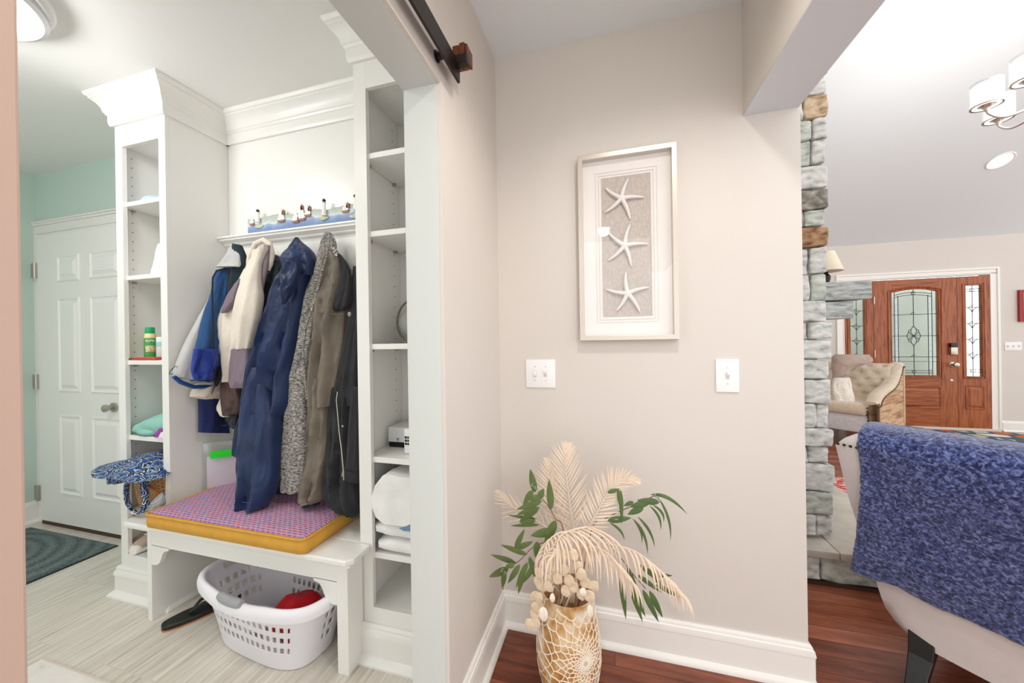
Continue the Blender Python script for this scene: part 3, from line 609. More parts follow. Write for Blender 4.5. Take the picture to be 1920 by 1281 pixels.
# black quilted coat
t = thing('jacket', (-1.811,1.44,0.8494), 'black quilted puffer jacket showing between the cream fleece and the navy raincoat', 'jacket')
cloth('body', [(-1.692,1.724,-1.658,1.717,1.45),(-1.698,1.697,-1.635,1.683,1.448),(-1.707,1.638,-1.627,1.632,1.445),(-1.732,1.565,-1.648,1.567,1.442),(-1.752,1.484,-1.672,1.495,1.437),(-1.771,1.403,-1.687,1.415,1.433),(-1.786,1.322,-1.712,1.328,1.429),(-1.798,1.233,-1.736,1.233,1.424),(-1.806,1.16,-1.752,1.16,1.42),(-1.824,1.057,-1.757,1.058,1.415),(-1.839,0.9685,-1.781,0.9701,1.41)], .10, PUFF, t, seed=1, amp=.004, puff=.0055)
cloth('sleeve', [(-1.979,0.9118,-1.88,0.9154,1.42),(-1.977,0.873,-1.878,0.8772,1.412),(-1.945,0.8414,-1.881,0.8387,1.406),(-1.9,0.8164,-1.878,0.8119,1.4)], .06, PUFF, t, seed=6, amp=.004, wob=.008)

# navy raincoat
t = thing('raincoat', (-1.536,1.22,0.529), 'long navy hooded raincoat in the middle of the hanging coats reaching down to the cushion', 'coat')
cloth('body', [(-1.554,1.619,-1.382,1.607,1.4),(-1.59,1.542,-1.399,1.538,1.391),(-1.608,1.472,-1.409,1.462,1.382),(-1.62,1.401,-1.418,1.394,1.374),(-1.64,1.303,-1.425,1.299,1.362),(-1.66,1.206,-1.431,1.198,1.35),(-1.689,1.109,-1.437,1.099,1.339),(-1.695,0.9596,-1.437,0.9682,1.32),(-1.673,0.8671,-1.484,0.8762,1.308),(-1.629,0.8038,-1.526,0.8098,1.3)], .13, RAIN, t, seed=3, amp=.024, wob=.018, nf=5)
mb = MB(); garment(mb, [(-1.49,1.783,-1.474,1.782,1.41),(-1.505,1.757,-1.448,1.752,1.406),(-1.521,1.722,-1.403,1.712,1.4),(-1.54,1.698,-1.375,1.681,1.396),(-1.546,1.671,-1.36,1.65,1.392),(-1.53,1.635,-1.358,1.617,1.387),(-1.532,1.593,-1.362,1.582,1.38)], .12, amp=.012, seed=5, wob=.012, nf=3); build('hood', mb, RAIN, t, angle=75)
cloth('sleeve', [(-1.642,1.148,-1.576,1.148,1.3),(-1.655,1.056,-1.536,1.058,1.288),(-1.661,0.9659,-1.492,0.9715,1.275),(-1.657,0.8673,-1.455,0.8871,1.261),(-1.647,0.7708,-1.441,0.7941,1.247),(-1.635,0.6859,-1.435,0.7117,1.235),(-1.626,0.6117,-1.435,0.6487,1.224),(-1.62,0.5614,-1.443,0.5939,1.216),(-1.612,0.5274,-1.468,0.5479,1.211),(-1.603,0.522,-1.485,0.5388,1.21)], .12, RAIN, t, seed=2, amp=.014, wob=.012, nf=4)
cloth('sleeve', [(-1.71,1.007,-1.662,1.009,1.33),(-1.731,0.9442,-1.662,0.9466,1.324),(-1.753,0.8862,-1.67,0.8898,1.318),(-1.77,0.8283,-1.691,0.8325,1.312),(-1.776,0.7764,-1.706,0.7703,1.307),(-1.776,0.7277,-1.715,0.7267,1.302),(-1.76,0.7135,-1.719,0.7076,1.3)], .09, RAIN, t, seed=7, amp=.004)
cloth('collar_flap', [(-1.463,1.617,-1.38,1.637,1.318),(-1.476,1.584,-1.373,1.59,1.315),(-1.467,1.536,-1.39,1.532,1.31),(-1.462,1.483,-1.409,1.493,1.305),(-1.458,1.436,-1.438,1.442,1.3)], .05, RAIN, t, seed=6, amp=.010, wob=.014)
cloth('hem', [(-1.596,0.7816,-1.537,0.785,1.4),(-1.595,0.7037,-1.547,0.707,1.388),(-1.592,0.6161,-1.534,0.621,1.375),(-1.588,0.5408,-1.529,0.5465,1.363),(-1.584,0.5252,-1.534,0.5358,1.36)], .05, NAVYD, t, seed=6, amp=.005)
build('cuff_stitch', MB().tube([(-1.523,1.15,0.5813),(-1.5,1.15,0.5809),(-1.476,1.15,0.5844)], .0010, 6), fab('stitch_blue', C(60, 84, 160)), t)

# grey heather cardigan
t = thing('cardigan', (-1.376,1.28,0.6037), 'long grey heather knit cardigan hanging right of the navy raincoat', 'cardigan')
cloth('body', [(-1.327,1.791,-1.292,1.788,1.42),(-1.339,1.758,-1.268,1.745,1.417),(-1.347,1.71,-1.261,1.702,1.411),(-1.361,1.641,-1.297,1.636,1.404),(-1.384,1.572,-1.316,1.568,1.397),(-1.411,1.504,-1.323,1.5,1.389),(-1.423,1.422,-1.334,1.425,1.38),(-1.432,1.34,-1.349,1.338,1.371),(-1.438,1.259,-1.351,1.257,1.363),(-1.451,1.171,-1.358,1.171,1.353),(-1.465,1.071,-1.357,1.073,1.342),(-1.471,0.9653,-1.353,0.9692,1.33)], .08, HEATH, t, seed=2, amp=.009, nf=3)
cloth('hem', [(-1.44,1.175,-1.385,1.175,1.35),(-1.461,1.126,-1.374,1.126,1.344),(-1.467,1.038,-1.363,1.04,1.334),(-1.467,0.9411,-1.35,0.9455,1.323),(-1.466,0.856,-1.34,0.8624,1.313),(-1.464,0.7719,-1.331,0.7806,1.303),(-1.458,0.6892,-1.325,0.6998,1.293),(-1.453,0.628,-1.322,0.6398,1.286),(-1.447,0.5879,-1.323,0.6009,1.281),(-1.437,0.5828,-1.33,0.5953,1.28)], .075, HEATH, t, seed=4, amp=.006, nf=3)
build('pocket_edge', MB().tube([(-1.395,1.245,0.7444),(-1.368,1.245,0.7644),(-1.329,1.245,0.7814),(-1.275,1.245,0.8104)], [.004, .0045, .0045, .004], 8, flat=.6), HEATH, t)
build('front_edge', MB().tube([(-1.243,1.36,1.754),(-1.251,1.35,1.661),(-1.283,1.34,1.544),(-1.308,1.33,1.439),(-1.347,1.32,1.336),(-1.355,1.31,1.232),(-1.339,1.3,1.116),(-1.315,1.29,1.003)], .005, 8), HEATH, t)
cloth('lining', [(-1.511,0.9436,-1.49,0.9444,1.36),(-1.525,0.8508,-1.483,0.8529,1.345),(-1.527,0.7811,-1.485,0.7837,1.333),(-1.52,0.7604,-1.485,0.7626,1.33)], .03, fab('grey_green_lining', C(104, 116, 110)), t, seed=1, amp=.003, label='grey green lining edge')
cloth('trim', [(-1.265,1.715,-1.23,1.699,1.38),(-1.242,1.688,-1.212,1.682,1.371),(-1.225,1.672,-1.205,1.667,1.365),(-1.213,1.657,-1.202,1.654,1.36)], .02, ramp_mat('zebra_trim', [(.45, C(30, 30, 30)), (.55, C(220, 215, 205))], scale=160, rough=.8), t, seed=1, amp=.001, label='black and white patterned neck trim')

# olive taupe jacket
t = thing('jacket', (-1.323,1.3,0.5282), 'olive taupe hooded jacket hanging between the grey cardigan and the black coat', 'jacket')
cloth('body', [(-1.306,1.696,-1.245,1.691,1.41),(-1.319,1.644,-1.205,1.629,1.405),(-1.329,1.569,-1.184,1.553,1.396),(-1.338,1.487,-1.17,1.478,1.387),(-1.341,1.405,-1.171,1.399,1.379),(-1.339,1.337,-1.173,1.333,1.371),(-1.336,1.257,-1.167,1.255,1.362),(-1.338,1.165,-1.176,1.165,1.352),(-1.336,1.073,-1.184,1.075,1.342),(-1.333,0.9699,-1.183,0.9748,1.33)], .11, TAUPE, t, seed=3, amp=.020, nf=4, wob=.014)
cloth('sleeve', [(-1.341,1.191,-1.274,1.191,1.36),(-1.351,1.137,-1.255,1.137,1.352),(-1.344,1.062,-1.243,1.063,1.341),(-1.337,0.9825,-1.226,0.986,1.329),(-1.33,0.9048,-1.211,0.9101,1.317),(-1.324,0.8282,-1.205,0.8351,1.305),(-1.32,0.7429,-1.209,0.751,1.291),(-1.32,0.6736,-1.212,0.6827,1.28),(-1.33,0.6139,-1.213,0.625,1.27),(-1.338,0.5743,-1.217,0.5866,1.264),(-1.331,0.5534,-1.226,0.567,1.26)], .10, TAUPE, t, seed=5, amp=.020, nf=4, wob=.016)
cloth('cuff', [(-1.333,0.5627,-1.225,0.5789,1.262),(-1.327,0.5512,-1.23,0.5641,1.26),(-1.319,0.5401,-1.234,0.5529,1.258)], .09, BLK, t, seed=5, amp=.002, label='black elastic cuff')
cloth('hood', [(-1.227,1.681,-1.199,1.663,1.38),(-1.21,1.637,-1.163,1.62,1.375),(-1.2,1.583,-1.141,1.579,1.37),(-1.201,1.523,-1.132,1.519,1.364),(-1.214,1.464,-1.129,1.466,1.357),(-1.221,1.412,-1.133,1.427,1.352),(-1.209,1.395,-1.155,1.403,1.35)], .09, HOODK, t, seed=2, amp=.006, label='black hood')
build('waist_seam', MB().tube([(-1.276,1.315,1.397),(-1.224,1.315,1.387),(-1.17,1.315,1.381),(-1.133,1.315,1.384)], .005, 8, flat=.5), TAUPE, t)

# black coat
t = thing('jacket', (-1.119,1.28,0.513), 'long black denim coat with silver zip, rightmost of the hanging coats', 'coat')
cloth('body', [(-1.149,1.611,-1.123,1.609,1.4),(-1.155,1.518,-1.109,1.515,1.39),(-1.157,1.431,-1.103,1.429,1.381),(-1.163,1.359,-1.098,1.357,1.373),(-1.171,1.281,-1.093,1.28,1.364),(-1.181,1.178,-1.085,1.177,1.353),(-1.188,1.088,-1.079,1.09,1.343),(-1.194,0.9745,-1.071,0.9786,1.33)], .10, BLKD, t, seed=2, amp=.008)
cloth('front', [(-1.203,1.174,-1.159,1.174,1.36),(-1.217,1.127,-1.147,1.138,1.353),(-1.217,1.038,-1.118,1.04,1.338),(-1.214,0.935,-1.1,0.9396,1.322),(-1.207,0.8298,-1.087,0.8368,1.304),(-1.206,0.7511,-1.066,0.7612,1.291),(-1.204,0.6834,-1.046,0.6968,1.28),(-1.199,0.6361,-1.04,0.6509,1.271),(-1.175,0.5819,-1.027,0.5973,1.261),(-1.134,0.5539,-1.023,0.5661,1.255),(-1.084,0.539,-1.02,0.5438,1.252),(-1.068,0.5318,-1.025,0.5295,1.25)], .11, BLKD, t, seed=4, amp=.018, nf=5, wob=.012)
cloth('sleeve', [(-1.057,1.066,-1.02,1.066,1.27),(-1.063,0.9293,-1.012,0.9315,1.258),(-1.065,0.8237,-1.007,0.8273,1.249),(-1.066,0.7476,-1.003,0.7525,1.242),(-1.069,0.7237,-1.002,0.7196,1.24)], .06, BLKD, t, seed=6, amp=.004)
cloth('cuff', [(-1.066,0.7313,-0.9986,0.7214,1.236),(-1.065,0.7069,-0.9973,0.6984,1.234),(-1.063,0.6884,-0.9962,0.68,1.232)], .062, ramp_mat('striped_cuff', [(.4, C(34, 34, 36)), (.5, C(130, 130, 130)), (.6, C(34, 34, 36))], tex='wave', scale=1, stretch=(0, 0, 60), rough=.8), t, seed=1, amp=.001, label='black cuff with grey stripes')
build('zip', MB().tube([(-1.126,1.262,1.045),(-1.12,1.248,1.013),(-1.1,1.233,0.9429),(-1.082,1.218,0.889),(-1.06,1.204,0.8226),(-1.042,1.19,0.7672),(-1.026,1.175,0.7411)], .0022, 8), ZIP, t, label='silver zip')
build('zip_pull', MB().tube([(-1.028,1.174,0.745),(-1.033,1.174,0.7246),(-1.029,1.174,0.7272)], .002, 6).tube([(-1.025,1.173,0.7418),(-1.024,1.173,0.7105)], [.003, .0018], 6), ZIP, t, label='silver zip pull')
build('snap', MB().lathe([(.004, 0), (.004, .003), (0, .004)], (-1.063,1.218,0.9122), n=12, axis=(0, -1, 0)), ZIP, t)
mb = MB()
for k in range(14):
    a = 2*pi*k/14
c0 = Vector((-1.107,1.318,1.382)); mb.tube([c0+Vector((.007*cos(2*pi*k/14), 0, .008*sin(2*pi*k/14))) for k in range(15)], .0014, 6, cap=False).tube([c0+Vector((0, 0, .008)), c0+Vector((.002, -.003, -.012))], .0022, 6)
build('ring_pull', mb, ZIP, t, label='silver ring pull')

# ------------------------------------------------------------------ sailboat plaque
t = thing('nautical_plaque', (-1.54, 1.47, 1.842), 'long painted harbour plaque with small sailboats and lighthouses standing on the ledge', 'plaque')
PLQ = ramp_mat('painted_sea', [(0, C(86, 118, 172)), (.32, C(120, 150, 196)), (.44, C(205, 220, 226)), (.52, C(190, 205, 190)), (.62, C(176, 190, 150)), (1, C(150, 170, 140))], scale=9, stretch=(1, 1, 1), rough=.6)
pl0, pl1 = (-1.887,1.47,1.869), (-1.185,1.47,1.871)
def plq():
    m, nt, b = nodes('plaque_paint'); b.inputs['Roughness'].default_value = .6
    tc = nt.nodes.new('ShaderNodeTexCoord'); sp = nt.nodes.new('ShaderNodeSeparateXYZ'); nt.links.new(tc.outputs['Object'], sp.inputs[0])
    n = nt.nodes.new('ShaderNodeTexNoise'); n.inputs['Scale'].default_value = 16; n.inputs['Detail'].default_value = 6; nt.links.new(tc.outputs['Object'], n.inputs['Vector'])
    ma = nt.nodes.new('ShaderNodeMath'); ma.operation = 'MULTIPLY_ADD'; ma.inputs[1].default_value = .05; nt.links.new(n.outputs['Fac'], ma.inputs[0]); nt.links.new(sp.outputs['Z'], ma.inputs[2])
    mr = nt.nodes.new('ShaderNodeMapRange'); mr.inputs[1].default_value = .045; mr.inputs[2].default_value = .125; nt.links.new(ma.outputs[0], mr.inputs[0])
    r = nt.nodes.new('ShaderNodeValToRGB'); el = r.color_ramp.elements
    for p, c in ((.2, C(128, 150, 190)), (.42, C(162, 178, 208)), (.5, C(222, 228, 230)), (.56, C(200, 208, 208)), (.75, C(186, 196, 184))): e = el.new(p); e.color = c
    el[0].color = C(116, 138, 182); el[-1].color = C(176, 186, 172)
    nt.links.new(mr.outputs[0], r.inputs[0]); nt.links.new(r.outputs[0], b.inputs['Base Color']); return m
pz0, pz1 = 1.853, 1.935
pts = []
for k in range(25):
    x = -1.888+k*(.72/24); pts.append((x, 1.478, pz1-.006*sin(k*.8)+.003*sin(k*2.1)))
pts = [(-1.888, 1.478, pz0)]+pts+[(-1.168, 1.478, pz0)]
build('board', MB().prism(pts, (0, .012, 0)), plq(), t, smooth=False)
SAIL = mat('sail_white', C(246, 244, 240), .6); HULL = mat('hull_brown', C(160, 112, 92), .6); REDR = mat('roof_red', C(142, 86, 66), .6); BLKR = mat('lighthouse_black', C(40, 44, 44), .5); GRN = mat('shore_green', C(196, 204, 170), .8, var=.3, vscale=60)
def boat(bx, by, h, w):
    x, _, z = at_bb(bx, by)
    m = MB(); yy = 1.472
    m.prism([(x-.002, yy, z+.004), (x-.002, yy, z+h), (x-w*.62, yy, z+.006)], (0, .003, 0)).prism([(x+.002, yy, z+.004), (x+.002, yy, z+h*.95), (x+w*.7, yy, z+.008)], (0, .003, 0)).box(x-.0012, x+.0012, yy, yy+.003, z, z+h*1.06)
    b = build('sailboat', m, SAIL, t, smooth=False, label='small white sailboat')
    m = MB().prism([(x-w*.7, yy-.001, z+.004), (x+w*.75, yy-.001, z+.005), (x+w*.5, yy-.001, z-.006), (x-w*.5, yy-.001, z-.006)], (0, .004, 0)); build('hull', m, HULL, b, smooth=False)
BB0 = Vector((-2.008,1.472,2.126)); BBX = Vector((-1.534,1.472,2.064)); BBZ = Vector((-2.016,1.472,1.744))
def at_bb(x, y): return BB0+(BBX-BB0)*(x/1000)+(BBZ-BB0)*(y/1000)
for a in ((335, 530, .040, .022), (755, 470, .066, .036), (955, 470, .056, .034), (1030, 440, .078, .040), (1115, 385, .052, .030), (1600, 320, .044, .030)): boat(*a)
def lighthouse(bx, by, h, black=True):
    x, _, z = at_bb(bx, by); yy = 1.468
    m = MB().lathe([(.011, 0), (.008, h*.72), (.011, h*.73), (.011, h*.76)], (x, yy, z), n=14); b = build('lighthouse', m, SAIL, t, label='small white lighthouse')
    build('lantern', MB().lathe([(.007, h*.76), (.007, h*.88), (.010, h*.885), (.003, h), (0, h*1.01)], (x, yy, z), n=14), BLKR, b)
for a in ((440, 505, .07), (1345, 385, .085), (1735, 300, .075)): lighthouse(*a)
for bx, by in ((785, 335), (1040, 265), (1140, 275), (1630, 225)):
    x, _, z = at_bb(bx, by); build('cottage', MB().prism([(x-.009, 1.472, z-.018), (x+.009, 1.472, z-.018), (x+.009, 1.472, z), (x, 1.472, z+.010), (x-.009, 1.472, z)], (0, .006, 0)), REDR, t, smooth=False, label='small red roofed cottage')
m = MB()
for bx, by, w in ((430, 555, .03), (1320, 415, .03), (1730, 370, .04)):
    x, _, z = at_bb(bx, by); m.ball((x, 1.475, z), 1, (w, .004, .010))
m.jitter(.003, 60); build('islands', m, GRN, t)

# ------------------------------------------------------------------ left bookcase contents
LB = (LX0+LX1)/2
m = MB(); c = Vector((-2.279,1.3,2.056)); m.ball((c.x, 1.31, 1.985), 1, (.062, .075, .055), 20)
for v in list(m.bm.verts):
    if v.co.z < 1.985: v.co.z = 1.985
m.jitter(.006, 22)
for v in m.bm.verts: v.co.z = max(v.co.z, 1.9855)
build('cap', m, fab('pale_blue_cotton', C(176, 206, 232)), label='pale blue folded cap on the top shelf of the left bookcase', cat='cap')
WH = fab('white_lace', C(246, 246, 246), bump=.6, bs=160)
m = MB(); x0 = (-2.316,1.3,1.673)[0]
garment(m, [(x0+.035, 1.79, x0+.075, 1.79, 1.31), (x0+.025, 1.75, x0+.095, 1.75, 1.31), (x0+.012, 1.69, x0+.11, 1.69, 1.31), (x0+.002, 1.64, x0+.12, 1.64, 1.31), (x0-.002, 1.613, x0+.12, 1.613, 1.31)], .12, nf=9, amp=.006, seed=1)
build('lace_bundle', m, WH, label='white lacy bundle on the second shelf of the left bookcase', cat='cloth')
# repellent bottle
bc = Vector((-2.329,1.29,1.201)); bc.z = 1.183+.017; R0 = .0195
t = thing('spray_bottle', bc, 'green and cream insect repellent bottle on the left bookcase, standing behind the red case', 'bottle')
BG = mat('bottle_green', C(74, 158, 72), .35)
bz = 1.1835
H = (-2.33,1.29,1.353)[2]-bz
ORG[t.name] = Vector((bc.x, 1.29, bz)); t.location = (bc.x, 1.29, bz); by = 1.29
k = 1.02
m = MB().lathe([(.022, 0), (.0235, .003), (.0235, H*.62), (.0232, H*.72), (.021, H*.79), (.018, H*.81)], (bc.x, by, bz)); build('body', m, mat('bottle_cream', C(238, 224, 164), .35), t)
m = MB().lathe([(.0238, H*.06), (.0240, H*.065), (.0240, H*.66), (.0238, H*.665)], (bc.x, by, bz), cap=False); build('label_wrap', m, BG, t, label='green label')
m = MB().lathe([(.0185, H*.80), (.0195, H*.81), (.0185, H*.985), (.017, H), (0, H)], (bc.x, by, bz)); build('cap', m, mat('cap_green', C(20, 168, 106), .4), t, label='emerald green cap')
def wrap_text(name, s, size, cx, cy, r, z, a0, m, parent):
    """lettering bent round a cylinder"""
    o = text_mesh(name, s, size, (0, 0, 0), Matrix.Identity(3), m, parent)
    for v in o.data.vertices:
        p = v.co+ORG[parent.name]; a = a0+p.x/r; rr = r+.0003+p.z
        v.co = Vector((cx+rr*sin(a), cy-rr*cos(a), z+p.y))-ORG[parent.name]
    return o
wrap_text('lettering', 'REPEL', .0155, bc.x, by, .0241, bz+H*.55, 1.12, mat('letter_white', C(250, 250, 246), .5), t)
m = MB().lathe([(.0242, H*.24), (.0244, H*.25), (.0244, H*.42), (.0242, H*.43)], (bc.x, by, bz), n=48, cap=False)
bmesh.ops.delete(m.bm, geom=[v for v in m.bm.verts if (v.co.x-bc.x)*.9-(v.co.y-by)*.44 < .015], context='VERTS')
build('label_badge', m, ramp_mat('badge', [(.4, C(186, 168, 84)), (.55, C(235, 232, 214)), (.62, C(120, 90, 60))], scale=70, rough=.5), t, label='tan and white badge')
bc2 = Vector((bc.x+.050, 1.315, bz))
t = thing('lotion_bottle', bc2, 'clear bottle with teal band right of the insect repellent', 'bottle')
m = MB().lathe([(.024, 0), (.026, .004), (.026, .062), (.024, .072)], bc2); build('body', m, mat('clear_plastic', C(214, 216, 216), .15), t)
build('band', MB().lathe([(.0262, .072), (.0262, .09), (.024, .094)], bc2), mat('teal_label', C(150, 208, 214), .4), t, label='teal band'); build('cap', MB().lathe([(.025, .092), (.0255, .112), (.022, .118), (0, .119)], bc2), WPLASTIC, t)
t = thing('zip_case', (LB, 1.255, 1.183), 'slim coral red zip case on the left bookcase in front of the green bottle', 'case')
RED = fab('coral_red_nylon', C(222, 84, 70), rough=.6)
xz = (-2.349,1.235,1.193)[0]
build('body', MB().box(xz, xz+.16, 1.225, 1.262, 1.1835, 1.1985, .006), RED, t, angle=60)
build('zip', MB().tube([(xz+.004, 1.2245, 1.192), (xz+.156, 1.2245, 1.192)], .0015, 6), mat('zip_red', C(160, 40, 36), .5), t)
build('pull', MB().tube([(xz+.006, 1.2235, 1.192), (xz-.012, 1.222, 1.190), (xz-.018, 1.222, 1.188)], [.002, .0035, .002], 8), BLK, t, label='black pull tab')
# teal towel with ribbon
t = thing('towel', (LB, 1.32, .802), 'folded teal towel with a purple ribbon on the left bookcase', 'towel')
TW = fab('teal_terry', C(150, 206, 194), bump=.8, bs=320)
m = MB(); xa = LX0+.052; xb = LX1-.026
rings = []
for i in range(19):
    f = i/18; x = xa+(xb-xa)*f
    h = .05+.072*min(1, f*1.4)**.7+.012*f
    ring = []
    for kk in range(24):
        a = 2*pi*kk/24; yy = 1.345-.13*cos(a)*(.93 if f < .1 else 1); zz = .8025+max(0, h*.5+h*.5*math.copysign(abs(sin(a))**.6, sin(a)))
        ring.append((x+.015*sin(a*2+f*2)*(1-f), yy+.006*noise.noise(Vector((f*5, a, 1))), max(.8025, zz+.010*noise.noise(Vector((f*6, a*1.5, 3)))*(sin(a) > 0))))
    rings.append(ring)
m.loft(rings); build('body', m, TW, t, angle=80)
m = MB(); m.ball((xa+.062, 1.245, .832), 1, (.062, .035, .031), 20); m.ball((xa+.10, 1.235, .822), 1, (.07, .03, .02), 20); m.jitter(.006, 24)
for v in m.bm.verts: v.co.z = max(v.co.z, .803)
build('fold', m, TW, t, angle=80)
xr = (-2.156,1.2,0.8479)[0]
m = MB().prism([(xr-.005, 1.205, .807), (xr+.02, 1.205, .806), (xr+.055, 1.206, .85), (xr+.03, 1.206, .852)], (0, .004, 0)); build('ribbon', m, mat('purple_ribbon', C(168, 44, 176), .4), t, smooth=False, label='purple ribbon')
m = MB().prism([(xr+.02, 1.207, .806), (xr+.07, 1.207, .805), (xr+.062, 1.207, .835), (xr+.04, 1.207, .835)], (0, .004, 0)); build('wrapper', m, WPLASTIC, t, smooth=False, label='white wrapper edge')
# wicker basket, paisley bag, grey bag
t = thing('wicker_basket', (LX0+.23, 1.31, .425), 'brown wicker basket with wooden handle under the paisley bag on the left bookcase', 'basket')
def wick():
    m, nt, b = nodes('wicker'); b.inputs['Roughness'].default_value = .6
    tc = nt.nodes.new('ShaderNodeTexCoord'); br = nt.nodes.new('ShaderNodeTexBrick'); mp = nt.nodes.new('ShaderNodeMapping'); mp.inputs['Rotation'].default_value = (radians(90), 0, 0)
    nt.links.new(tc.outputs['Object'], mp.inputs[0]); nt.links.new(mp.outputs[0], br.inputs['Vector'])
    br.inputs['Scale'].default_value = 1; br.inputs['Brick Width'].default_value = .026; br.inputs['Row Height'].default_value = .0095; br.inputs['Mortar Size'].default_value = .0016
    br.inputs['Color1'].default_value = C(206, 160, 96); br.inputs['Color2'].default_value = C(184, 132, 70); br.inputs['Mortar'].default_value = C(62, 40, 20)
    nt.links.new(br.outputs['Color'], b.inputs['Base Color'])
    bp = nt.nodes.new('ShaderNodeBump'); bp.inputs['Strength'].default_value = .8; bp.inputs['Distance'].default_value = .004; bp.invert = True
    nt.links.new(br.outputs['Fac'], bp.inputs['Height']); nt.links.new(bp.outputs[0], b.inputs['Normal']); return m
WK = wick()
bx0 = (-2.311,1.2,0.5427)[0]
def bring(x0, x1, y0, y1, z, r=.05): 
    pts = []
    for qx, qy, a0 in ((x1-r, y0+r, -90), (x1-r, y1-r, 0), (x0+r, y1-r, 90), (x0+r, y0+r, 180)):
        for kk in range(6): a = radians(a0+kk*18); pts.append((qx+r*cos(a), qy+r*sin(a), z))
    return pts
bx1 = LX1-.024
m = MB().loft([bring(bx0+.025, bx1-.004, 1.2, 1.44, .426), bring(bx0+.01, bx1, 1.19, 1.45, .50), bring(bx0, bx1, 1.18, 1.455, .60), bring(bx0-.002, bx1, 1.176, 1.456, .63)]); build('body', m, WK, t, angle=50)
m = MB().tube([(-2.148,1.165,0.6004),(-2.116,1.165,0.5811),(-2.085,1.165,0.5661),(-2.061,1.165,0.5561)], [.0075, .008, .008, .0075], 10, flat=.5); build('handle', m, mat('handle_wood', C(176, 108, 52), .5, var=.2, vscale=40), t, label='wooden handle')
PAIS = None
def paisley():
    m, nt, b = nodes('paisley'); b.inputs['Roughness'].default_value = .8
    tc = nt.nodes.new('ShaderNodeTexCoord'); v = nt.nodes.new('ShaderNodeTexVoronoi'); v.inputs['Scale'].default_value = 15; v.inputs['Randomness'].default_value = .9
    n = nt.nodes.new('ShaderNodeTexNoise'); n.inputs['Scale'].default_value = 22; nt.links.new(tc.outputs['Object'], n.inputs['Vector'])
    ad = nt.nodes.new('ShaderNodeVectorMath'); ad.operation = 'MULTIPLY_ADD'; ad.inputs[1].default_value = (.05, .05, .05); nt.links.new(n.outputs['Color'], ad.inputs[0]); nt.links.new(tc.outputs['Object'], ad.inputs[2])
    nt.links.new(ad.outputs[0], v.inputs['Vector'])
    mu = nt.nodes.new('ShaderNodeMath'); mu.operation = 'MULTIPLY'; mu.inputs[1].default_value = 3.6; nt.links.new(v.outputs['Distance'], mu.inputs[0])
    fr = nt.nodes.new('ShaderNodeMath'); fr.operation = 'FRACT'; nt.links.new(mu.outputs[0], fr.inputs[0])
    r = nt.nodes.new('ShaderNodeValToRGB'); r.color_ramp.interpolation = 'CONSTANT'; el = r.color_ramp.elements
    for p, c in ((.12, C(22, 30, 56)), (.34, C(58, 98, 170)), (.5, C(24, 34, 66)), (.66, C(140, 180, 226)), (.8, C(24, 30, 54))): e = el.new(p); e.color = c
    el[0].color = C(222, 226, 222); el[-1].color = C(60, 90, 150)
    nt.links.new(fr.outputs[0], r.inputs[0]); nt.links.new(r.outputs[0], b.inputs['Base Color']); return m
PAIS = paisley()
t = thing('tote_bag', (-2.228,1.16,0.6287), 'navy paisley quilted bag slumped over the wicker basket, hanging out of the left bookcase', 'bag')
cloth('body', [(-2.338,0.697,-2.218,0.7232,1.27),(-2.381,0.6805,-2.174,0.7159,1.245),(-2.425,0.6697,-2.15,0.6988,1.231),(-2.479,0.6583,-2.126,0.6793,1.217),(-2.486,0.6504,-2.102,0.6632,1.203),(-2.442,0.645,-2.071,0.6495,1.186),(-2.314,0.6438,-2.037,0.6394,1.161),(-2.165,0.6471,-2.031,0.6383,1.14)], .20, PAIS, t, seed=3, amp=.012, wob=.012, n=44)
cloth('flap', [(-2.384,0.6735,-2.279,0.6676,1.15),(-2.37,0.6568,-2.172,0.6535,1.143),(-2.355,0.638,-2.148,0.6473,1.136),(-2.337,0.6197,-2.132,0.6378,1.129),(-2.323,0.6063,-2.166,0.626,1.123),(-2.312,0.5995,-2.25,0.6085,1.12)], .05, PAIS, t, seed=6, amp=.006, wob=.010)
m = MB().tube([(-2.219,1.14,0.6147),(-2.229,1.137,0.5984),(-2.226,1.133,0.5612),(-2.218,1.13,0.5302),(-2.2,1.127,0.5061),(-2.161,1.123,0.4872),(-2.119,1.12,0.4772)], [.010, .014, .014, .013, .013, .014, .010], 10, flat=.4); build('strap', m, PAIS, t)
m = MB().tube([(-2.152,1.15,0.6279),(-2.123,1.145,0.6104),(-2.111,1.14,0.5807),(-2.096,1.135,0.5461),(-2.086,1.13,0.5169),(-2.097,1.125,0.4963),(-2.119,1.12,0.4772)], [.012, .016, .015, .013, .013, .014, .010], 10, flat=.4); build('strap', m, PAIS, t)
t = thing('plastic_bag', (-2.004,1.13,0.5204), 'crumpled grey plastic bag beside the wicker basket at the bench corner', 'bag')
m = MB(); garment(m, [(-2.031,0.5675,-2.023,0.571,1.158),(-2.049,0.5502,-2.016,0.5563,1.156),(-2.068,0.5302,-2.012,0.5389,1.153),(-2.081,0.516,-2.009,0.5237,1.151),(-2.094,0.5018,-2.008,0.5085,1.149),(-2.096,0.4913,-2.01,0.4982,1.148)], .05, seed=4, amp=.006, wob=.014); build('body', m, mat('grey_plastic', C(166, 168, 172), .25, var=.15, vscale=30), t, angle=60)
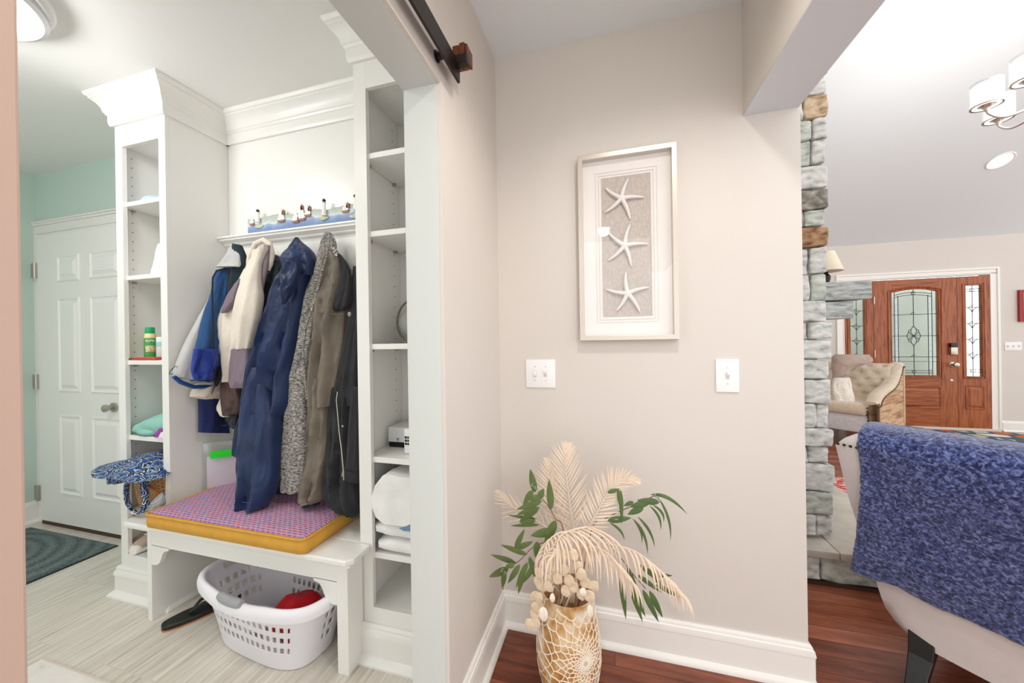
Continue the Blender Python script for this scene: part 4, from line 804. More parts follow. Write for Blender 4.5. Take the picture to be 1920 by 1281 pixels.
# shoes in the bottom cubby
SHO = fab('tan_suede', C(196, 176, 158)); SOLE = mat('white_rubber', C(240, 236, 230), .5)
def shoe(cx, cy, label, lift=0, tilt=0):
    t = thing('sneaker', (cx, cy, .205+lift), label, 'shoe', 'sneakers in the bottom cubby')
    def ring(y, w, h, z0): return [(cx+w*cos(a)*(1 if sin(a) > 0 else 1), y, z0+h*(sin(a)+1)/2) for a in [2*pi*k/20 for k in range(20)]]
    z = .206+lift
    m = MB().loft([ring(cy-.075, .012, .02, z), ring(cy-.07, .03, .03, z), ring(cy-.045, .04, .034, z), ring(cy+.05, .036, .034, z), ring(cy+.15, .034, .034, z), ring(cy+.17, .02, .03, z)]); build('sole', m, SOLE, t)
    m = MB().loft([ring(cy-.066, .018, .03, z+.015), ring(cy-.05, .034, .042, z+.015), ring(cy-.01, .037, .056, z+.015), ring(cy+.04, .035, .085, z+.015), ring(cy+.10, .034, .095, z+.015), ring(cy+.16, .028, .10, z+.015)]); build('upper', m, SHO, t)
    build('toe_cap', MB().ball((cx, cy-.052, z+.025), 1, (.036, .024, .024)), SOLE, t)
    build('laces', MB().tube([(cx-.02, cy-.01, z+.07), (cx+.02, cy-.006, z+.07)], .003, 6).tube([(cx-.02, cy+.012, z+.082), (cx+.02, cy+.016, z+.082)], .003, 6), SOLE, t)
sx = (-2.413,1.27,0.2279)[0]
shoe(sx, 1.29, 'tan sneaker with white toe, the left one of the pair in the bottom cubby'); shoe(sx+.085, 1.275, 'tan sneaker with white toe, the right one of the pair half behind the bench leg')

# ------------------------------------------------------------------ right bookcase contents
gx = (-0.8492,1.36,1.337)
t = thing('glass_globe', (gx[0]+.02, 1.36, 1.248), 'clear glass globe in a metal ring stand on the right bookcase', 'ornament')
gc = (gx[0]+.035, 1.37, 1.335)
build('globe', MB().ball(gc, .066, seg=32), mat('clear_glass', C(222, 222, 214), .06, trans=.6), t)
pts = [Vector(gc)+Vector((.074*cos(a), -.02, .084*sin(a)*(1.15 if sin(a) > 0 else .95))) for a in [2*pi*k/40 for k in range(41)]]
build('ring', MB().tube(pts, .0045, 8, cap=False), mat('pewter', C(120, 116, 102), .35, .7), t)
pts = [Vector(gc)+Vector((.088*cos(a), .02, .088*sin(a))) for a in [2*pi*k/40 for k in range(41)]]
build('dish', MB().lathe([(.086, 0), (.08, .012), (.06, .022), (0, .026)], Vector(gc)+Vector((0, .03, 0)), n=40, axis=(0, 1, 0)), mat('grey_dish', C(196, 194, 184), .3), t)
build('foot', MB().tube([(gc[0]-.012, 1.352, 1.27), (gc[0]-.026, 1.345, 1.25)], .004, 8).tube([(gc[0]+.012, 1.352, 1.27), (gc[0]+.026, 1.345, 1.25)], .004, 8), mat('pewter', C(120, 116, 102), .35, .7), t)
b0 = (-0.9416,1.35,0.8096); 
t = thing('appliance_box', (b0[0]+.08, 1.40, .797), 'white box with a black base and small dark mark on the right bookcase', 'box')
bx = b0[0]; bz0 = .7975; bzt = bz0+.115
build('base', MB().box(bx+.003, bx+.2, 1.353, 1.47, bz0, bz0+.022), BLK, t, smooth=False, label='black base'); build('body', MB().box(bx, bx+.205, 1.35, 1.475, bz0+.022, bz0+.086, .003), WPLASTIC, t, angle=30)
cm = Vector((-0.8935,1.349,0.8316)); m = MB().tube([cm+Vector((-.006, 0, .006)), cm, cm+Vector((.006, 0, .006))], .0015, 6).tube([cm, cm+Vector((0, 0, -.007))], .0015, 6); build('mark', m, BLK, t, label='small dark Y mark')
d0 = (-0.8185,1.27,0.7973)
t = thing('gadget', (d0[0]+.03, 1.29, .797), 'small white rounded gadget with dark keys, in front of the white box', 'gadget')
build('body', MB().box(d0[0], d0[0]+.10, 1.275, 1.30, .7975, .7975+.105, .011), WPLASTIC, t, angle=40)
m = MB()
for i in range(2):
    for j in range(3): m.box(d0[0]+.007+i*.012, d0[0]+.016+i*.012, 1.2735, 1.276, .835+j*.013, .844+j*.013)
build('keys', m, BLK, t, smooth=False, label='dark keys')
WHC = fab('white_cotton', C(240, 240, 238), bump=.3, bs=200)
zs = .415
def fold_pad(z0, z1, x0, y0, label, seed):
    m = MB(); rings = []
    for i in range(13):
        f = i/12; x = x0+(RX1-.025-x0)*f; ring = []
        for kk in range(24):
            a = 2*pi*kk/24
            ring.append((x-.018*(1-f)*abs(sin(a)), y0+.11-.11*math.copysign(abs(cos(a))**.5, cos(a))+.003*noise.noise(Vector((f*6, a, seed))), (z0+z1)/2+(z1-z0)/2*math.copysign(abs(sin(a))**.6, sin(a))*(.6+.4*min(1, f*5))+.003*noise.noise(Vector((f*7, a*2, seed+4)))*(sin(a) > 0)))
        rings.append(ring)
    m.loft(rings); return build('folded_cloth', m, WHC, angle=80, label=label, cat='cloth', group='folded white cloths on the right bookcase')
xx = RX0+.068
fold_pad(zs+.002, zs+.060, xx+.012, 1.215, 'folded white cloth at the bottom of the stack on the right bookcase', 1)
fold_pad(zs+.063, zs+.125, xx, 1.215, 'folded white cloth in the middle of the stack on the right bookcase', 5)
t = thing('rolled_cloth', (xx+.12, 1.31, zs+.128), 'large folded-over white cloth pad on top of the white stack', 'cloth')
m = MB(); rings = []
for i in range(15):
    f = i/14; y = 1.20+.22*f
    prof = [(-0.8646,1.21,0.7347),(-0.9,1.21,0.6901),(-0.917,1.21,0.6422),(-0.9161,1.21,0.6006),(-0.8995,1.21,0.5654),(-0.8627,1.21,0.5445),(-0.8106,1.21,0.5326),(-0.7694,1.21,0.5446),(-0.7235,1.21,0.5681),(-0.6931,1.21,0.5984),(-0.6908,1.21,0.7317),(-0.7407,1.21,0.7341),(-0.7916,1.21,0.7341),(-0.833,1.21,0.7374)]
    ring = [(p[0]+.012*f+.003*noise.noise(Vector((p[0]*30, f*6, p[2]*30))), y, max(zs+.128, p[2]+.006*noise.noise(Vector((p[0]*20, f*4, 7))))) for p in prof]
    ring = [(min(p[0], RX1-.022), p[1], p[2]) for p in ring]
    rings.append(ring)
m.loft(rings); build('pad', m, WHC, t, angle=70)
prof = [(-1.012,1.35,0.6685),(-1.028,1.35,0.6231),(-1.028,1.35,0.5713),(-1.014,1.35,0.5987),(-0.9889,1.35,0.6422),(-0.9587,1.35,0.6756)]
build('back_fold', MB().prism([(p[0], 1.30, p[2]) for p in prof], (0, .1, 0)), WHC, t)
tg = (-0.7766,1.205,0.5349)
build('tag', MB().prism([(tg[0]-.02, 1.2, tg[2]), (tg[0]+.04, 1.2, tg[2]+.02), (tg[0]+.045, 1.2, tg[2]-.005), (tg[0], 1.2, tg[2]-.008)], (0, .002, 0)), mat('blue_tag', C(110, 140, 176), .5), t, smooth=False, label='blue tag')

# ------------------------------------------------------------------ zip bag on the bench, behind the coats
zb = [Vector(p) for p in [(-2.211,1.46,0.4516),(-2.23,1.46,0.7117),(-1.959,1.46,0.7455),(-1.942,1.46,0.486)]]
t = thing('plastic_zip_bag', (zb[0].x, 1.45, BZ+.022), 'clear zip bag of white paper with a bright green label standing under the coats', 'bag')
S0, S1 = Vector((-2.025,1.335,0.5607)), Vector((-1.914,1.44,0.5308)); bw = (S1-S0); bw.z = 0; BWL = bw.length; bw.normalize(); bn = Vector((bw.y, -bw.x, 0)); z0 = BZ+.023; zt = (-2.052,1.4,0.7504)[2]
MZ = Matrix(((bw.x, bn.x, 0, S0.x), (bw.y, bn.y, 0, S0.y), (0, 0, 1, 0), (0, 0, 0, 1)))
build('contents', MB().box(.012, BWL-.006, -.012, .008, z0+.004, (-2.054,1.4,0.6762)[2], .004).xf(MZ), mat('paper_lilac', C(226, 218, 226), .7, var=.05, vscale=12), t, angle=30)
m = MB().box(.0, BWL, -.018, .016, z0, zt, .004); m.subdiv(3); m.xf(MZ); m.jitter(.004, 14); build('film', m, glass_mat('film', (.97, .97, .98, 1), .10, .1, .10), t, angle=60)
g0, g1 = (-2.057,1.4,0.7074)[2], (-1.903,1.4,0.6699)[2]
build('label_strip', MB().box(.03, BWL+.005, .0205, .0225, g1, g0).xf(MZ), mat('neon_green', C(30, 226, 40), .5), t, smooth=False, label='bright green label')

# ------------------------------------------------------------------ floor things in the mudroom
def matm():
    m, nt, b = nodes('door_mat'); b.inputs['Roughness'].default_value = .95
    tc = nt.nodes.new('ShaderNodeTexCoord'); mp = nt.nodes.new('ShaderNodeMapping'); mp.inputs['Scale'].default_value = (1, 1.6, 1); nt.links.new(tc.outputs['Object'], mp.inputs[0])
    w = nt.nodes.new('ShaderNodeTexWave'); w.wave_type = 'RINGS'; w.rings_direction = 'Z'; w.inputs['Scale'].default_value = 3.2; w.inputs['Distortion'].default_value = 1.2; w.inputs['Detail'].default_value = 2; nt.links.new(mp.outputs[0], w.inputs['Vector'])
    n = nt.nodes.new('ShaderNodeTexNoise'); n.inputs['Scale'].default_value = 120; nt.links.new(tc.outputs['Object'], n.inputs['Vector'])
    mx = nt.nodes.new('ShaderNodeMix'); mx.data_type = 'FLOAT'; mx.inputs[0].default_value = .78; nt.links.new(w.outputs['Fac'], mx.inputs[2]); nt.links.new(n.outputs['Fac'], mx.inputs[3])
    r = nt.nodes.new('ShaderNodeValToRGB'); el = r.color_ramp.elements; el[0].position = .25; el[0].color = C(54, 66, 70); el[1].position = .7; el[1].color = C(118, 130, 128); e = el.new(.42); e.color = C(86, 100, 102)
    nt.links.new(mx.outputs[0], r.inputs[0]); nt.links.new(r.outputs[0], b.inputs['Base Color'])
    bp = nt.nodes.new('ShaderNodeBump'); bp.inputs['Strength'].default_value = .6; bp.inputs['Distance'].default_value = .006; nt.links.new(mx.outputs[0], bp.inputs['Height']); nt.links.new(bp.outputs[0], b.inputs['Normal']); return m
t = thing('doormat', (-3.6, 1.2, 0), 'dark grey-green doormat with oval pattern in front of the white door', 'doormat')
build('pile', MB().box(-3.90, -3.005, .93, 1.475, .001, .012, .004), matm(), t, angle=50)
build('border', MB().box(-3.908, -2.997, .922, 1.483, 0, .006), mat('mat_rubber', C(40, 48, 52), .8), t, smooth=False)
t = thing('pale_rug', (-1.75, .55, 0), 'pale cream rug corner on the mudroom floor at the bottom left', 'rug')
build('field', MB().box(-2.205, -1.3, .1, .858, 0, .012, .004), ramp_mat('cream_rug', [(.2, C(168, 158, 148)), (.36, C(232, 226, 220)), (.7, C(242, 238, 234))], scale=9, stretch=(1, 1.6, 1), rough=.95, bump=.1), t, angle=50)
build('border', MB().box(-2.213, -1.29, .09, .866, 0, .008, .002), mat('rug_border', C(228, 214, 206), .9), t, angle=50)
# flip-flop
t = thing('flip_flop', (-1.83, 1.2, 0), 'black flip-flop lying on the tiles between bench leg and laundry basket', 'flip-flop')
FL = [Vector(p) for p in ((-1.889,1.07,0), (-1.812,1.22,0))]
ax = (FL[1]-FL[0]); ax.z = 0; L = .285; ax.normalize(); sd = Vector((-ax.y, ax.x, 0)); o0 = FL[0]+sd*.035
out = []
for k in range(40):
    a = 2*pi*k/40; l = L/2-L/2*cos(a); w = .040*(abs(sin(a))**.55)*(1+.16*cos(a*1)+(-.10*cos(2*a)))
    out.append(o0+ax*l+sd*math.copysign(w, sin(a)))
m = MB().prism([(p.x, p.y, .006) for p in out], (0, 0, .020)); build('footbed', m, mat('black_rubber', C(20, 24, 24), .35, bump=.4, bscale=120), t, bevel=.004)
m = MB().prism([(p.x, p.y, .0) for p in out], (0, 0, .007)); build('outsole', m, mat('tan_rubber', C(190, 128, 78), .6), t, smooth=False, label='tan outsole edge')
tp = o0+ax*(L*.33)+Vector((0, 0, .028))
for s in (1, -1):
    build('strap', MB().tube([tp, tp+ax*.04+sd*s*.018+Vector((0, 0, .028)), tp+ax*.085+sd*s*.036+Vector((0, 0, .03)), tp+ax*.13+sd*s*.040+Vector((0, 0, -.008))], [.006, .010, .010, .008], 10, flat=.45), mat('black_rubber', C(20, 24, 24), .35), t)
# laundry basket
t = thing('laundry_basket', (-1.37, 1.2, 0), 'white plastic laundry basket with grey handle and square holes under the bench', 'laundry basket')
WPB = mat('basket_plastic', C(238, 236, 242), .4)
bc = Vector((-1.395, 1.197, 0)); yawb = radians(-6); bh = .26
def bpt(u, f, wall=0):
    """point on the basket wall: u around 0..1, f height 0..1"""
    a = 2*pi*u; e = .62
    rx = .255+.077*f**1.2-wall; ry = .12+.045*f**1.2-wall
    x = math.copysign(abs(cos(a))**e, cos(a))*rx; y = math.copysign(abs(sin(a))**e, sin(a))*ry
    return Vector((bc.x+x*cos(yawb)-y*sin(yawb), bc.y+x*sin(yawb)+y*cos(yawb), .004+bh*f))
_acc = [0]; _n = 720
for i in range(_n): _acc.append(_acc[-1]+(bpt((i+1)/_n, .6)-bpt(i/_n, .6)).length)
def arcu(s_):
    q = s_*_acc[-1]
    lo, hi = 0, _n
    while hi-lo > 1:
        mid = (lo+hi)//2
        if _acc[mid] <= q: lo = mid
        else: hi = mid
    return (lo+(q-_acc[lo])/max(1e-9, _acc[hi]-_acc[lo]))/_n
NU, NV = 192, 44
US = [arcu(i/NU) for i in range(NU)]
def hole(iu, iv):
    if iu % 4 not in (1, 2): return False
    if not (12 <= iv <= 15 or 20 <= iv <= 23 or 28 <= iv <= 31): return False
    u = iu/NU
    return (.60 < u < .905) or (.425 < u < .53) or (.19 < u < .31) or (u > .985 or u < .017)
def handle_gap(iu, iv):
    return 38 <= iv <= 42 and abs(iu/NU-.485) < .022
m = MB(); V = [[m.bm.verts.new(bpt(US[i], j/NV)) for i in range(NU)] for j in range(NV+1)]
for j in range(NV):
    for i in range(NU):
        if hole(i, j) or handle_gap(i, j): continue
        m.bm.faces.new((V[j][i], V[j][(i+1) % NU], V[j+1][(i+1) % NU], V[j+1][i]))
m.bm.faces.new([V[0][i] for i in range(NU)][::-1])
build('shell', m, WPB, t, angle=50, solid=.003)
pts = [bpt(i/72, 1.0) for i in range(73)]
rim = []
for i in range(73):
    p = bpt(i/72, 1.0); cdir = Vector((p.x-bc.x, p.y-bc.y, 0)).normalized()
    dz = -.014*math.exp(-((i/72-arcu(.74))/.035)**2)-.010*math.exp(-((i/72-.125)/.03)**2)
    rim.append([p+cdir*a+Vector((0, 0, b+dz)) for a, b in ((-.012, -.004), (-.008, .010), (.004, .014), (.018, .006), (.024, -.010), (.022, -.030), (.016, -.030), (.010, -.006), (0, -.012))])
m = MB(); m.loft(rim, cap=False); build('rim', m, WPB, t, angle=70)
m = MB(); hp = []
for k in range(9):
    i = arcu(.703+.075*k/8); p = bpt(i, 1.0); cdir = Vector((p.x-bc.x, p.y-bc.y, 0)).normalized(); hp.append(p+cdir*.008+Vector((0, 0, .004-.006*sin(k/8*pi))))
m.tube(hp, [.013, .0165, .017, .017, .017, .017, .017, .0165, .013], 12); build('handle', m, mat('handle_grey', C(158, 160, 164), .45), t, label='grey handle grip')
# red cloth in the basket
rings = []
for i in range(16):
    f = i/15; w = sin(pi*min(1, f*.93+.05))**.6; ring = []
    for kk in range(24):
        a = 2*pi*kk/24; n3 = noise.noise(Vector((f*4, cos(a)*1.3, sin(a)*1.3)))
        ring.append(Vector((bc.x+.0+.21*f+.012*n3, bc.y-.02+.075*w*cos(a)*(1+.25*n3)+.035*f, max(.008, .095+(.08+.045*f)*w*sin(a)*(1+.35*n3)+.02*f))))
    rings.append(ring)
m = MB(); m.loft(rings); build('red_cloth', m, fab('red_cotton', C(206, 26, 40)), angle=70, label='crumpled red cloth inside the white laundry basket', cat='cloth')
m = MB(); m.ball((bc.x-.12, bc.y+.01, .04), 1, (.09, .07, .035)); m.jitter(.012, 14)
for v in m.bm.verts: v.co.z = max(v.co.z, .008)
build('white_cloth', m, WHC, label='crumpled white cloth at the bottom of the laundry basket', cat='cloth')

# ------------------------------------------------------------------ vase with palm, eucalyptus and honesty
VC = Vector((-.157, 1.25, 0))
VASM = ramp_mat('amber_mosaic', [(.28, C(136, 88, 40)), (.42, C(186, 138, 78)), (.55, C(214, 186, 146)), (.72, C(232, 222, 208))], scale=16, rough=.12, detail=3)
t = thing('vase', VC, 'tall amber mosaic glass vase with a white net pattern standing on the hardwood floor', 'vase')
prof = [(.0, .0), (.075, 0), (.082, .01), (.092, .05), (.104, .10), (.111, .15), (.110, .20), (.105, .25), (.097, .30), (.090, .345), (.091, .375)]
build('body', MB().lathe(catmull(prof[1:], 4)+[(.087, .376), (.085, .33), (.09, .2), (.05, .05)], VC, n=64), VASM, t, angle=60)
# white net of petal-shaped cells spreading from a burst low on the front right
bz = (-0.0818,1.15,0.2056); a0 = math.atan2(bz[0]-VC.x, VC.y-bz[1])
def on_vase(x, z, o=.0006):
    a = a0+x/.105; rr = prof[-1][0]
    for (r1, h1), (r2, h2) in zip(prof[1:], prof[2:]):
        if h1 <= z <= h2 and h2 > h1: rr = r1+(r2-r1)*(z-h1)/(h2-h1)
    return Vector((VC.x+(rr+o)*sin(a), VC.y-(rr+o)*cos(a), z))
random.seed(3); m = MB(); NP = 22; RR = [.008*1.235**k for k in range(18)]
def npt(k, j):
    j = j % NP; th = 2*pi*(j+.5*(k % 2))/NP; r = RR[k]*(1+.08*sin(j*5.3+k*2.1)); return r*cos(th), bz[2]+r*sin(th)*1.05
for k in range(17):
    for j in range(NP):
        for q in (0, 1):
            jj = j+q-(1 if k % 2 == 0 else 0); A = npt(k, j); B = npt(k+1, jj)
            if not (.006 < A[1] < .37 and .006 < B[1] < .37) or max(abs(A[0]), abs(B[0])) > .29: continue
            n = 4; P = []
            for i in range(n+1):
                t_ = i/n; bow = .12*sin(pi*t_)*(1 if q else -1); dx, dz = B[0]-A[0], B[1]-A[1]
                P.append(on_vase(A[0]+dx*t_-dz*bow, max(.006, min(.37, A[1]+dz*t_+dx*bow))))
            m.tube(P, .0011+.00004*k, 5, cap=False)
build('white_net', m, mat('shell_white', C(240, 232, 220), .3), t, label='white net pattern spreading from a burst')
PALM = fab('dried_palm', C(232, 212, 190), bump=.1, var=.05, vs=20, rough=.8); LEAF = mat('eucalyptus_green', C(86, 104, 54), .5, var=.25, vscale=14); WILL = mat('willow_green', C(78, 104, 56), .5, var=.2, vscale=14)
STEM = mat('stem_brown', C(130, 84, 74), .7); HON = mat('honesty_white', C(238, 228, 212), .55, var=.08, vscale=60, bump=.4, bscale=120)
def leafblade(m, a, b, w, droop=(0, 0, 0), n=7, cup=.15, wdir=None, shape=.75):
    """flat tapered blade from a to b bending towards droop"""
    a = Vector(a); b = Vector(b); dr = Vector(droop)
    t = (b-a); L = t.length
    if L < 1e-5: return
    t.normalize(); view = wdir or Vector((.0, -1, .15)); s = t.cross(view)
    if s.length < .1: s = t.cross(Vector((1, 0, 0)))
    s.normalize(); nn = s.cross(t).normalized(); L0 = []; M0 = []; R0 = []
    for i in range(n+1):
        f = i/n; p = a+(b-a)*f+dr*(4*f*(1-f))
        ww = w*(sin(pi*min(1, f**shape*.98+.02)))**.8
        if i == n: ww = w*.02
        L0.append(m.bm.verts.new(p-s*ww)); M0.append(m.bm.verts.new(p+nn*ww*cup)); R0.append(m.bm.verts.new(p+s*ww))
    for i in range(n):
        m.bm.faces.new((L0[i], M0[i], M0[i+1], L0[i+1])); m.bm.faces.new((M0[i], R0[i], R0[i+1], M0[i+1]))
def frond(path, label, left, right, ang=50, n=26, w=.0030, droop=(0, 0, 0), tip=.25, seed=0, start=.12, base=None):
    """palm frond: a rachis and its leaflets"""
    rnd = random.Random(seed)
    P = [Vector(p) for p in path]; Q = [Vector(q) for q in catmull([tuple(p) for p in P], 8)]
    b0 = base or VC+Vector((rnd.uniform(-.04, .04), rnd.uniform(-.03, .03), .34))
    t = thing('palm_frond', b0, label, 'palm frond', 'dried palm fronds in the mosaic vase')
    build('stem', MB().tube([b0, (b0+Q[0])/2+Vector((0, 0, .01)), Q[0]]+Q[1:], [.003]*3+[.0028*(1-.7*i/len(Q)) for i in range(len(Q)-1)], 6), PALM, t)
    m = MB()
    for sgn, ln in ((-1, left), (1, right)):
        for k in range(n):
            f = start+(1-start)*k/(n-1); x = f*(len(Q)-1); i = min(int(x), len(Q)-2); p = Q[i].lerp(Q[i+1], x-i); tg = (Q[i+1]-Q[i]).normalized()
            s = tg.cross(Vector((0, -1, 0)));
            if s.length < .15: s = Vector((1, 0, 0))
            s.normalize()
            l = ln*(.55+.45*sin(pi*min(1, f*.8+.15)))*(1-(1-tip)*max(0, (f-.55)/.45)**1.5)*rnd.uniform(.9, 1.08)
            a = radians(ang*(1-.55*f)+rnd.uniform(-5, 5))
            d = tg*cos(a)+s*sgn*sin(a)+Vector((0, rnd.uniform(-.12, .12), 0)); d.normalize()
            e = p+d*l+Vector(droop)*l
            leafblade(m, p, e, w*rnd.uniform(.8, 1.15), tuple(-x*l*.12 for x in droop), 5)
    build('leaflets', m, PALM, t, angle=60)
frond([(-0.1253,1.27,0.5468),(-0.1442,1.292,0.6191),(-0.1584,1.315,0.7029),(-0.1686,1.337,0.7908),(-0.1629,1.36,0.8487)], 'tallest upright dried cream palm frond at the back of the vase', .115, .115, 54, 22, seed=1)
frond([(-0.1512,1.28,0.5379),(-0.197,1.307,0.6211),(-0.2263,1.333,0.6966),(-0.2426,1.36,0.7854)], 'dried cream palm frond leaning up and left behind the eucalyptus', .10, .085, 52, 19, seed=2)
frond([(-0.1701,1.26,0.5462),(-0.2375,1.278,0.5716),(-0.3086,1.295,0.5989),(-0.3835,1.312,0.6206),(-0.4372,1.33,0.6543)], 'dried cream palm frond fanning out low to the left', .105, .085, 50, 15, seed=3)
frond([(-0.1053,1.24,0.5656),(-0.0704,1.236,0.6271),(-0.0362,1.232,0.6941),(-0.006,1.228,0.7527),(0.0295,1.224,0.7875),(0.0793,1.22,0.7902)], 'dried cream palm frond arching up and right beside the willow', .085, .085, 58, 26, seed=4)
def droopfrond(path, label, n, lens, spread, seed=0, w=.0034):
    """frond arching over: leaflets hang down from the rachis"""
    rnd = random.Random(seed); Q = [Vector(q) for q in catmull(path, 8)]
    b0 = VC+Vector((rnd.uniform(-.02, .03), rnd.uniform(-.05, .0), .34))
    t = thing('palm_frond', b0, label, 'palm frond', 'dried palm fronds in the mosaic vase')
    build('stem', MB().tube([b0]+Q, [.003]+[.0028*(1-.7*i/len(Q)) for i in range(len(Q))], 6), PALM, t)
    m = MB()
    for k in range(n):
        f = k/(n-1); x = f*(len(Q)-1)*.999; i = int(x); p = Q[i].lerp(Q[i+1], x-i)
        for s in (-1, 1):
            l = (lens[0]+(lens[1]-lens[0])*f)*rnd.uniform(.85, 1.1)*(.75+.25*sin(pi*f))
            dx = spread[0]+(spread[1]-spread[0])*f + s*.16+rnd.uniform(-.05, .05)
            e = p+Vector((dx*l, -.12*l*s-.05*l, -l*(.86 if s > 0 else .80)))
            leafblade(m, p, e, w*rnd.uniform(.8, 1.1), (dx*l*.22, 0, l*.16), 8)
    build('leaflets', m, PALM, t, angle=60)
droopfrond([(-0.0816,1.2,0.6304),(-0.125,1.173,0.6291),(-0.1595,1.145,0.6227),(-0.17,1.117,0.6105),(-0.1714,1.09,0.5884)], 'dried cream palm frond drooping over the front of the vase', 15, (.15, .12), (.95, -.5), 5)
# fan at the front: leaflets radiating from the drooping crown
droopfrond([(-0.0999,1.18,0.6185),(-0.1497,1.16,0.6258),(-0.1796,1.14,0.6227),(-0.2026,1.12,0.6047),(-0.211,1.1,0.5768)], 'dried cream palm frond drooping down the left front of the vase', 12, (.17, .12), (.15, -.15), 6)
droopfrond([(-0.0753,1.19,0.5769),(-0.0428,1.173,0.5782),(-0.0118,1.155,0.5736),(0.0118,1.137,0.5564),(0.04,1.12,0.5292)], 'dried cream palm frond hanging down right of the vase, the shorter one', 14, (.15, .11), (-.2, .35), 7)
droopfrond([(-0.0633,1.21,0.5774),(0.0009,1.2,0.5818),(0.0681,1.19,0.5744),(0.1202,1.18,0.547),(0.1587,1.17,0.5161),(0.1848,1.16,0.4846)], 'longest dried cream palm frond arching far right in front of the wall', 20, (.12, .105), (-.05, .35), 8)
def sprig(name, label, cat, stem, leaves, m_leaf, y0, group, buds=()):
    t = thing(name, stem[0], label, cat, group)
    build('stem', MB().tube(catmull(stem, 5), .0016, 6), STEM, t)
    m = MB()
    for (a, b, w, dr) in leaves: leafblade(m, a, b, w, dr, 8, cup=.22)
    build('leaves', m, m_leaf, t, angle=60)
    if buds:
        mb = MB()
        for q in buds:
            for k in range(5): mb.ball(Vector(q)+Vector((.006*cos(k*2.3), .004*sin(k), .007*sin(k*1.7))), .003, seg=8)
        build('buds', mb, mat('bud_green', C(130, 160, 124), .6), t)
def LV(pairs, w, dr=(0, 0, 0)): return [(pairs[i], pairs[i+1], w, dr) for i in range(0, len(pairs)-1, 2)]
G = 'green leaf sprigs in the mosaic vase'
vm = (VC.x-.02, VC.y-.01, .30)
sprig('eucalyptus_sprig', 'green eucalyptus sprig rising up and left from the vase', 'leaf sprig', [vm]+[(-0.1644,1.22,0.5892),(-0.1903,1.213,0.6376),(-0.2128,1.207,0.6795),(-0.2493,1.2,0.7269)],
      LV([(-0.2577,1.2,0.7275),(-0.2735,1.2,0.8064),(-0.2028,1.2,0.6734),(-0.2081,1.2,0.7775)], .0125)+LV([(-0.2324,1.19,0.7041),(-0.3219,1.19,0.6647),(-0.241,1.19,0.6826),(-0.3139,1.19,0.6232),(-0.2625,1.19,0.738),(-0.2987,1.19,0.6832),(-0.23,1.19,0.7193),(-0.2828,1.19,0.7029),(-0.2419,1.19,0.7113),(-0.2248,1.19,0.7471)], .011)+LV([(-0.244,1.2,0.617),(-0.3489,1.2,0.5999),(-0.2542,1.2,0.6351),(-0.3586,1.2,0.6369)], .006)+LV([(-0.1822,1.17,0.653),(-0.2212,1.17,0.5692),(-0.1908,1.17,0.6187),(-0.2688,1.17,0.5911)], .0145)+LV([(-0.241,1.19,0.6813),(-0.3222,1.19,0.6473),(-0.2557,1.19,0.6344),(-0.3125,1.19,0.6206)], .010), LEAF, 1.2, G, [(-0.2609,1.19,0.7505)])
sprig('eucalyptus_sprig', 'green eucalyptus sprig drooping out to the left of the vase', 'leaf sprig', [vm]+[(-0.1894,1.2,0.5624),(-0.2295,1.192,0.5611),(-0.2701,1.185,0.5391),(-0.3113,1.177,0.4963),(-0.3598,1.17,0.4658)],
      LV([(-0.3271,1.18,0.5339),(-0.2918,1.18,0.6061),(-0.2847,1.18,0.5193),(-0.3791,1.18,0.5405),(-0.3184,1.18,0.5365),(-0.263,1.18,0.5675),(-0.325,1.18,0.4858),(-0.4166,1.18,0.5001)], .0095)+LV([(-0.3482,1.17,0.469),(-0.4203,1.17,0.427),(-0.2456,1.17,0.5746),(-0.2507,1.17,0.5153)], .0125)+LV([(-0.279,1.16,0.5049),(-0.3208,1.16,0.4129),(-0.2445,1.16,0.5154),(-0.2982,1.16,0.4303),(-0.3055,1.16,0.4941),(-0.349,1.16,0.4231),(-0.3582,1.16,0.4696),(-0.3693,1.16,0.4005),(-0.2896,1.16,0.4898),(-0.3127,1.16,0.3925),(-0.2717,1.16,0.5261),(-0.2523,1.16,0.4554),(-0.3245,1.16,0.4912),(-0.3566,1.16,0.4794)], .0095), LEAF, 1.2, G, [(-0.3641,1.16,0.4611)])
vr = (VC.x+.03, VC.y-.01, .30)
sprig('willow_sprig', 'green willow sprig with long drooping leaves arching right from the vase', 'leaf sprig', [vr]+[(-0.071,1.24,0.5976),(-0.0239,1.24,0.6444),(0.0284,1.24,0.6774),(0.0795,1.24,0.7063),(0.1326,1.24,0.7382)],
      LV([(0.1203,1.24,0.7403),(0.2305,1.24,0.6873)], .006, (0, 0, .02))+LV([(0.1447,1.24,0.731),(0.1784,1.24,0.5957),(0.1167,1.24,0.7038),(0.1493,1.24,0.6257),(0.126,1.24,0.708),(0.1587,1.24,0.653)], .0042, (.012, 0, .004))+LV([(0.0783,1.23,0.6679),(0.1297,1.23,0.5725),(0.0626,1.23,0.6595),(0.0906,1.23,0.5808),(0.0706,1.23,0.6538),(0.1074,1.23,0.5472),(-0.011,1.23,0.6373),(0.0363,1.23,0.5833)], .0045, (.01, 0, .005))+LV([(0.0973,1.23,0.7016),(0.047,1.23,0.6709),(0.116,1.23,0.7193),(0.0537,1.23,0.6968),(0.1463,1.23,0.7225),(0.0766,1.23,0.7217),(-0.0173,1.23,0.6433),(0.0595,1.23,0.6617)], .011)+LV([(-0.0158,1.22,0.7417),(0.0239,1.22,0.7575),(0.0264,1.22,0.7538),(0.0286,1.22,0.6432),(0.0195,1.22,0.7544),(0.0231,1.22,0.6993),(0.0659,1.22,0.7197),(0.0345,1.22,0.7032)], .007), WILL, 1.24, G, [(0.1375,1.23,0.7384)])
